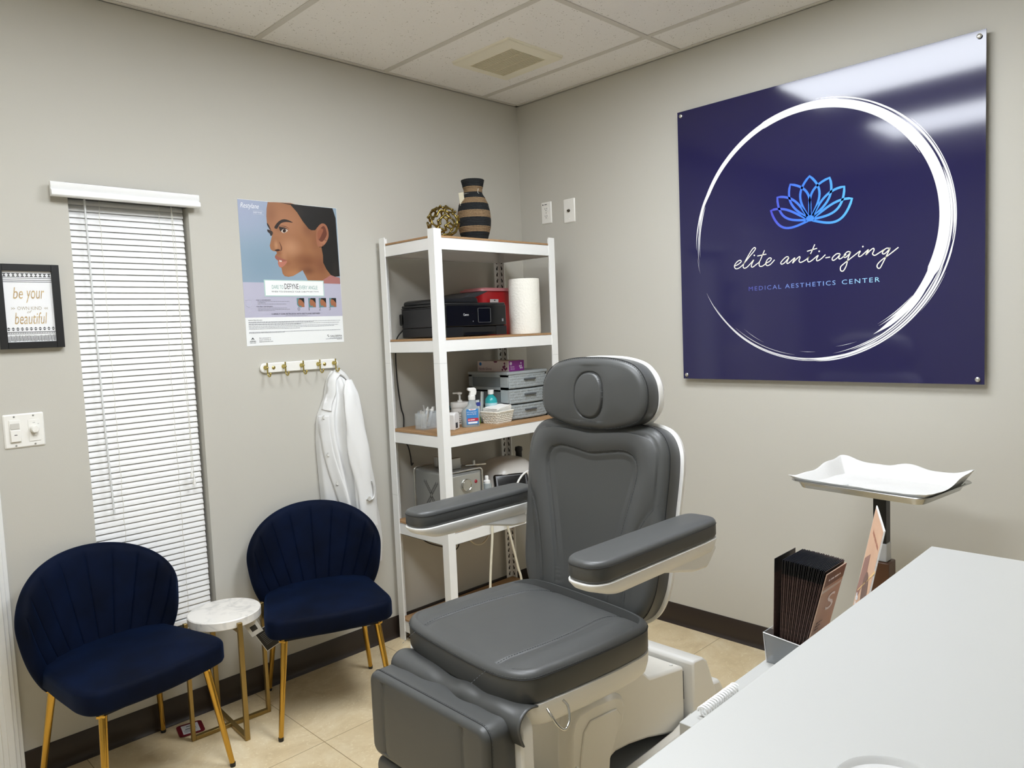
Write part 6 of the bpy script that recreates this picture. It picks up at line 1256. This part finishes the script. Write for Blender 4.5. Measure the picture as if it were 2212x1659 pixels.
cv2 = [(-1.425, 0.065), (-1.43, 0.21), (-1.412, 0.29), (-1.38, 0.312), (-1.26, 0.30), (-1.242, 0.275), (-1.262, 0.225), (-1.30, 0.165), (-1.312, 0.065)]
MB().prism(cv2, lambda p: Vector((p[0], -1.535, p[1])), lambda p: Vector((p[0], -1.529, p[1]))).build('cover_panel', m_shell2, t, world=True, bevel=0.004)
MB().prism([(-1.38, 0.06), (-1.38, 0.49), (-1.345, 0.49), (-1.345, 0.06)], lambda p: Vector((p[0], -1.50, p[1])), lambda p: Vector((p[0], -1.17, p[1]))).build('front_panel', m_shell2, t, world=True, bevel=0.006)
MB().lathe([(0, 0), (0.007, 0), (0.007, 0.004), (0.004, 0.006), (0, 0.006)], 16, M=Tr(-1.446, -1.53, 0.20) @ Rx(math.radians(90))).build('cover_screw', m_shell, t, world=True, smooth=40)
ec = [(-0.79, 0.0), (-0.79, 0.256), (-0.78, 0.264), (-0.725, 0.257), (-0.70, 0.237), (-0.640, 0.10), (-0.625, 0.05), (-0.62, 0.0)]
b = MB().prism(ec, lambda p: Vector((p[0], -1.50, p[1])), lambda p: Vector((p[0], -1.16, p[1]))); b.build('end_cap', m_shell, t, world=True, bevel=0.012)
ec2 = [(-0.67, 0.0), (-0.67, 0.10), (-0.645, 0.135), (-0.59, 0.125), (-0.555, 0.07), (-0.54, 0.0)]
MB().prism(ec2, lambda p: Vector((p[0], -1.485, p[1])), lambda p: Vector((p[0], -1.39, p[1]))).build('wheel_cover', m_shell, t, world=True, bevel=0.012)
MB().prism(ec2, lambda p: Vector((p[0], -1.27, p[1])), lambda p: Vector((p[0], -1.175, p[1]))).build('wheel_cover', m_shell, t, world=True, bevel=0.012)
MB().box(-1.60, -0.795, -1.482, -1.18, 0.004, 0.030).build('base_plate', mat('base_grey', '8b8e90', 0.45), t, world=True, bevel=0.003)
rl = [(-1.62, 0.0), (-1.62, 0.05), (-1.05, 0.055), (-0.90, 0.060), (-0.83, 0.075), (-0.788, 0.080), (-0.788, 0.0)]
for (y0, y1) in ((-1.515, -1.482), (-1.18, -1.15)): MB().prism(rl, lambda p: Vector((p[0], y0, p[1])), lambda p: Vector((p[0], y1, p[1]))).build('base_rail', m_shell2, t, world=True, bevel=0.006)
for (x, y, z) in ((-0.835, -1.44, 0.2495), (-0.81, -1.498, 0.078)): MB().lathe([(0.006, 0), (0.006, 0.004), (0, 0.0045)], 12, c=(x, y, z)).build('screw_cap', m_shell, t, world=True, smooth=40)
# ------------------------------------------------------------ reception desk and raised counter
m_lam = mat('white_laminate', 'b0b0ac', 0.38, bump=(350, 0.06, 0.0003)); m_lam2 = mat('white_laminate_edge', 'c4c4c1', 0.4)
t = thing('reception_desk', 'white lower desk surface behind the raised counter', 'desk', (-1.6, -2.45, 0))
MB().box(-1.897, -1.333, -2.75, -2.163, 0.722, 0.75).build('desk_top', m_lam, t, world=True, bevel=0.0015)
MB().box(-1.885, -1.865, -2.74, -2.18, 0, 0.722).build('side_panel', m_lam2, t, world=True); MB().box(-1.365, -1.345, -2.74, -2.18, 0, 0.722).build('side_panel', m_lam2, t, world=True)
MB().box(-1.865, -1.365, -2.73, -2.71, 0.1, 0.722).build('modesty_panel', m_lam2, t, world=True)
t = thing('raised_counter', 'broad white raised counter filling the lower right foreground', 'counter', (-2.3, -2.8, 0))
MB().box(-3.10, -1.474, -3.2, -2.4285, 0.968, 1.0).build('counter_top', m_lam, t, world=True, bevel=0.0015)
for (x0, x1) in ((-3.06, -3.03), (-1.56, -1.53)): MB().box(x0, x1, -3.15, -2.765, 0, 0.968).build('counter_panel', m_lam2, t, world=True)
MB().box(-3.03, -1.56, -3.14, -3.11, 0, 0.968).build('counter_panel', m_lam2, t, world=True)
# clear cup lid at the bottom edge
t = thing('clear_lid', 'clear round plastic lid at the bottom edge of the picture on the white counter', 'lid', (-2.267, -2.624, 1.0))
pr_ = [(0.044, 0.0), (0.050, 0.001), (0.052, 0.004), (0.051, 0.008), (0.049, 0.010), (0.047, 0.008), (0.0455, 0.004), (0.040, 0.004), (0.037, 0.007), (0.034, 0.007), (0.031, 0.004), (0, 0.004)]
MB().lathe(pr_, 56).build('lid', mat('lid_clear', 'eaeae8', 0.08, alpha=0.45), t, smooth=40)
# coiled cord on the lower desk
q = []
for k in range(260):
    a = 2*math.pi*k/18; f = k/259; q.append(Vector((-1.862+0.112*f, -2.186+0.0085*math.cos(a), 0.7605+0.0085*math.sin(a))))
o = MB().tube(q, 0.0020, 6).build('coiled_cord', mat('cord_bright', 'f4f4f2', 0.4), None, smooth=60); tag(o, 'white coiled cord lying along the lower desk beside the counter edge', 'cord')
# ------------------------------------------------------------ brochures in a clear holder
t = thing('brochure_holder', 'clear acrylic holder standing on the lower desk with a fan of dark brochures', 'brochure holder', (-1.545, -2.218, 0.75))
m_acr = mat('holder_acrylic', 'e2e8e8', 0.04, alpha=0.25)
b = MB()
sd = [(0.046, 0.0), (0.052, 0.058), (0.049, 0.058), (-0.056, 0.048), (-0.040, 0.0)]
for x0 in (-0.052, 0.0505): MB().prism(sd, lambda p: Vector((x0, p[0], p[1])), lambda p: Vector((x0+0.0015, p[0], p[1]))).build('side_wall', mat('holder_smoke', '94989b', 0.15, alpha=0.6), t)
b = MB().prism([(0.0465, 0.0), (0.0525, 0.0585), (0.0545, 0.0585), (0.0485, 0.0)], lambda p: Vector((-0.052, p[0], p[1])), lambda p: Vector((0.052, p[0], p[1]))); b.prism([(-0.041, 0.0), (-0.057, 0.048), (-0.059, 0.048), (-0.043, 0.0)], lambda p: Vector((-0.052, p[0], p[1])), lambda p: Vector((0.052, p[0], p[1]))); b.box(-0.0505, 0.0505, -0.040, 0.046, 0, 0.0025)
b.build('holder', m_acr, t, weld=False)
MB().tube([(-0.052, 0.0475, 0.001), (-0.052, 0.0535, 0.0585), (-0.052, -0.058, 0.0485), (-0.052, -0.042, 0.001)], 0.0011, 6).build('polished_edge', mat('edge_white', 'f2f2f2', 0.3), t)
m_br = mat('brochure_edge', '5f4741', 0.5, var=(200, '3a2b28', 0.4)); m_brk = mat('brochure_black', '0f0f14', 0.35); m_brc = mat('brochure_tan', 'a98c7a', 0.35, var=(14, 'b89a86', 0.4))
def brochure(k, n):
    """a folded leaflet; local origin at its bottom centre"""
    HB_ = 0.205; b = MB()
    b.box(-0.0455, 0.0455, -0.0005, 0.0005, 0, HB_-0.028); b.mi = 1; b.box(-0.0455, 0.0455, -0.0005, 0.0005, HB_-0.028, HB_)
    return b.build('brochure', [m_br, m_brk], None, weld=False)
NB = 27; grp = 'dark brochures fanned in the clear holder'
b0 = brochure(0, NB)
for k in range(NB):
    f = k/(NB-1); o = b0 if k == 0 else b0.copy()
    if k: C.objects.link(o)
    yb_ = -2.193-0.040*f; lean = 0.045+0.205*f   # bottom spacing and outward lean
    o.location = (-1.543+0.0015*math.sin(k*2.1), yb_, 0.7540); o.rotation_euler = (lean, 0, 0)
    tag(o, 'thin black-topped brochure standing in the dense fan in the clear holder', 'brochure', grp)
# the two end brochures look different
o = b0.copy(); C.objects.link(o); o.location = (-1.545, -2.181, 0.754); o.rotation_euler = (0.03, 0, 0); tag(o, 'black brochure splayed away from the fan at its far left end', 'brochure')
t = thing('front_brochure', 'brochure at the front of the fan, its tan cover with a white swirl showing', 'brochure', (-1.543, -2.2355, 0.754)); t.rotation_euler = (0.258, 0, 0)
fb = MB().box(-0.0455, 0.0455, -0.0010, 0.0010, 0, 0.200).build('cover', m_brc, t)
MB().box(-0.0455, 0.0455, -0.0013, -0.0010, 0.172, 0.2).build('dark_band', mat('brochure_brown', '6a5348', 0.35), fb); MB().box(-0.0455, 0.0455, -0.0013, -0.0010, 0.160, 0.166).build('silver_band', mat('brochure_silver', 'c7c4bd', 0.3), fb)
b = MB(); dashes(b, -0.03, 0.182, 0.055, 0.005, y=-0.0015); put_text(b, 'S', -0.008, 0.112, 0.034, 0.036, y=-0.0015); b.build('white_lettering', mat('label_white', 'eceff2', 0.4), fb, weld=False)
b = MB()
for k, (w_, z_) in enumerate(((0.03, 0.092), (0.024, 0.085), (0.02, 0.078), (0.05, 0.055), (0.055, 0.05), (0.05, 0.045))): dashes(b, -0.035, z_, w_, 0.0032, y=-0.0015)
b.build('dark_lettering', m_pink, fb, weld=False)
# ------------------------------------------------------------ peach sign card
A = Vector((-1.349, -2.291, 1.03)); Bv = Vector((-1.530, -2.367, 1.03)); Cc = Vector((-1.357, -2.231, 0.753))
X_ = (Bv-A).normalized(); Wc = (Bv-A).length; Yc = (A-Cc); Yc = (Yc-X_*Yc.dot(X_)).normalized(); Hc = 0.278
Oc = A-Yc*Hc; MC_ = frame(Oc, X_, Yc)          # z axis = X x Y
t = thing('counter_sign', 'peach printed sign card standing edge-on on the lower desk', 'sign', tuple(Oc))
cd_ = MB().box(0, Wc, 0, Hc, -0.0022, 0.0).build('card', mat('card_white', 'eeece8', 0.3), t, world=True, M=MC_)
nz = MC_.to_3x3() @ Vector((0, 0, 1)); toc = cam.matrix_world.translation-Oc; sg_ = 1 if nz.dot(toc) > 0 else -1
zf = 0.0003 if sg_ > 0 else -0.0025
def CP(pts, m, name, lay=0): MB().poly([Vector((p[0], p[1], zf+sg_*lay*0.0002)) for p in pts]).build(name, m, cd_, world=True, M=MC_, tri=True)
CP([(0.004, 0.003), (Wc-0.004, 0.003), (Wc-0.004, Hc-0.004), (0.004, Hc-0.004)], mat('card_peach', 'd8b090', 0.35, var=(9, 'c99a7c', 0.5)), 'print')
CP([(0.0, 0.09), (0.03, 0.08), (0.10, 0.16), (0.09, 0.20), (0.02, 0.17)], mat('card_mauve', '8e5f55', 0.35), 'mauve_shape', 1)
CP([(0.12+0.045*math.cos(a), 0.135+0.035*math.sin(a)) for a in [2*math.pi*k/24 for k in range(24)]], mat('card_brown', '6b463e', 0.35), 'brown_oval', 2)
CP([(0.02, 0.10), (0.026, 0.10), (0.21, 0.20), (0.21, 0.206)], mat('card_yellow', 'e6bf7a', 0.35), 'yellow_stripe', 2)
b = MB(); random.seed(12)
for k in range(16):
    x, y = random.uniform(0.02, 0.19), random.uniform(0.02, 0.10); b.poly([Vector((x+0.009*math.cos(a), y+0.0045*math.sin(a), zf+sg_*0.0006)) for a in [2*math.pi*q_/8 for q_ in range(8)]])
b.build('white_petals', mat('label_white', 'eceff2', 0.4), cd_, world=True, M=MC_, weld=False)
b = MB(); dashes(b, 0.05, 0.232, 0.12, 0.010, F=lambda v: Vector((v.x, v.z, zf+sg_*0.0003))); b.build('card_lettering', mat('card_ink', 'a2664f', 0.4), cd_, world=True, M=MC_, weld=False)
MB().box(0.0, Wc, 0.0, 0.003, -0.05 if sg_ > 0 else 0.0, 0.0 if sg_ > 0 else 0.05).build('foot', m_acr, t, world=True, M=MC_)
# ------------------------------------------------------------ instrument tray on its stand
t = thing('tray_stand', 'black square post on a brown wooden pedestal carrying the steel tray', 'tray stand', (-0.42, -1.985, 0))
MB().box(-0.032, 0.032, -0.032, 0.032, 0, 0.622).build('pedestal', mat('walnut', '5b3a22', 0.4, var=(5, '452a18', 0.5)), t, bevel=0.003)
MB().box(-0.022, 0.022, -0.022, 0.022, 0.622, 0.682).build('collar', mat('collar_grey', 'b9babb', 0.4), t, bevel=0.003)
MB().box(-0.02, 0.02, -0.02, 0.02, 0.682, 0.846).build('post', mat('post_black', '0b0b0c', 0.4), t, bevel=0.002)
MB().box(-0.05, 0.05, -0.06, 0.06, 0.846, 0.853, M=Rz(math.radians(-7))).build('tray_plate', mat('post_black', '0b0b0c', 0.4), t)
t = thing('steel_tray', 'stainless steel instrument tray on the black post near the navy sign', 'tray', (-0.395, -1.968, 0.853), rz=math.radians(-7))
m_ss = mat('stainless', 'b7b8b6', 0.22, 1.0)
o0 = rrect(0.30, 0.395, 0.03, 8); o1 = rrect(0.325, 0.420, 0.04, 8); o2 = rrect(0.352, 0.447, 0.045, 8); o3 = rrect(0.355, 0.450, 0.045, 8)
n = len(o0); R_ = [[Vector((*p, z)) for p in o] for o, z in ((o0, 0.0), (o1, 0.022), (o2, 0.027), (o3, 0.0245), (o2, 0.0235), (o1, 0.0205), (o0, 0.0015))]
b = MB(); loft(b, R_); b.build('pan', m_ss, t, smooth=40)
m_tissue = mat('tissue_paper', 'e0dfdc', 0.8, bump=(240, 0.8, 0.0015))
t = thing('tray_liner', 'crinkled white paper liner lying in the steel tray', 'paper liner', (-0.395, -1.968, 0.8555), rz=math.radians(-7))
nu, nv = 81, 101
def lin_(i, j):
    u, v = i/(nu-1)*2-1, j/(nv-1)*2-1; x, y = u*0.172, v*0.222; e = max(0, max(abs(u)-0.80, 0)/0.20); e2 = max(0, max(abs(v)-0.84, 0)/0.16)
    w_ = max(e, e2); z = 0.002+0.028*min(1, w_)**0.9
    z += (0.5+0.5*math.tanh(u*5-1))*w_*(0.010+0.014*abs(math.cos(v*3.3+0.3))**3)   # far edge stands up in points
    z += w_*0.007*math.exp(-((abs(u)-1)**2+(abs(v)-1)**2)/0.03)
    z += 0.0012*math.sin(9*u+5*v)*math.cos(7*v)+0.0012*abs(math.sin(6*v+2*u)); x *= 1-0.03*w_*math.cos(v*5)**2
    return Vector((x, y, z))
b = MB().grid(lin_, nu, nv); b.build('liner', m_tissue, t, smooth=40, solid=0.0004)
MB().tube([(-0.10, 0.10, 0.006), (-0.055, 0.075, 0.007)], 0.003, 8).build('foil_wrapper', mat('wrapper_grey', 'd0d0ce', 0.3), t, smooth=40)
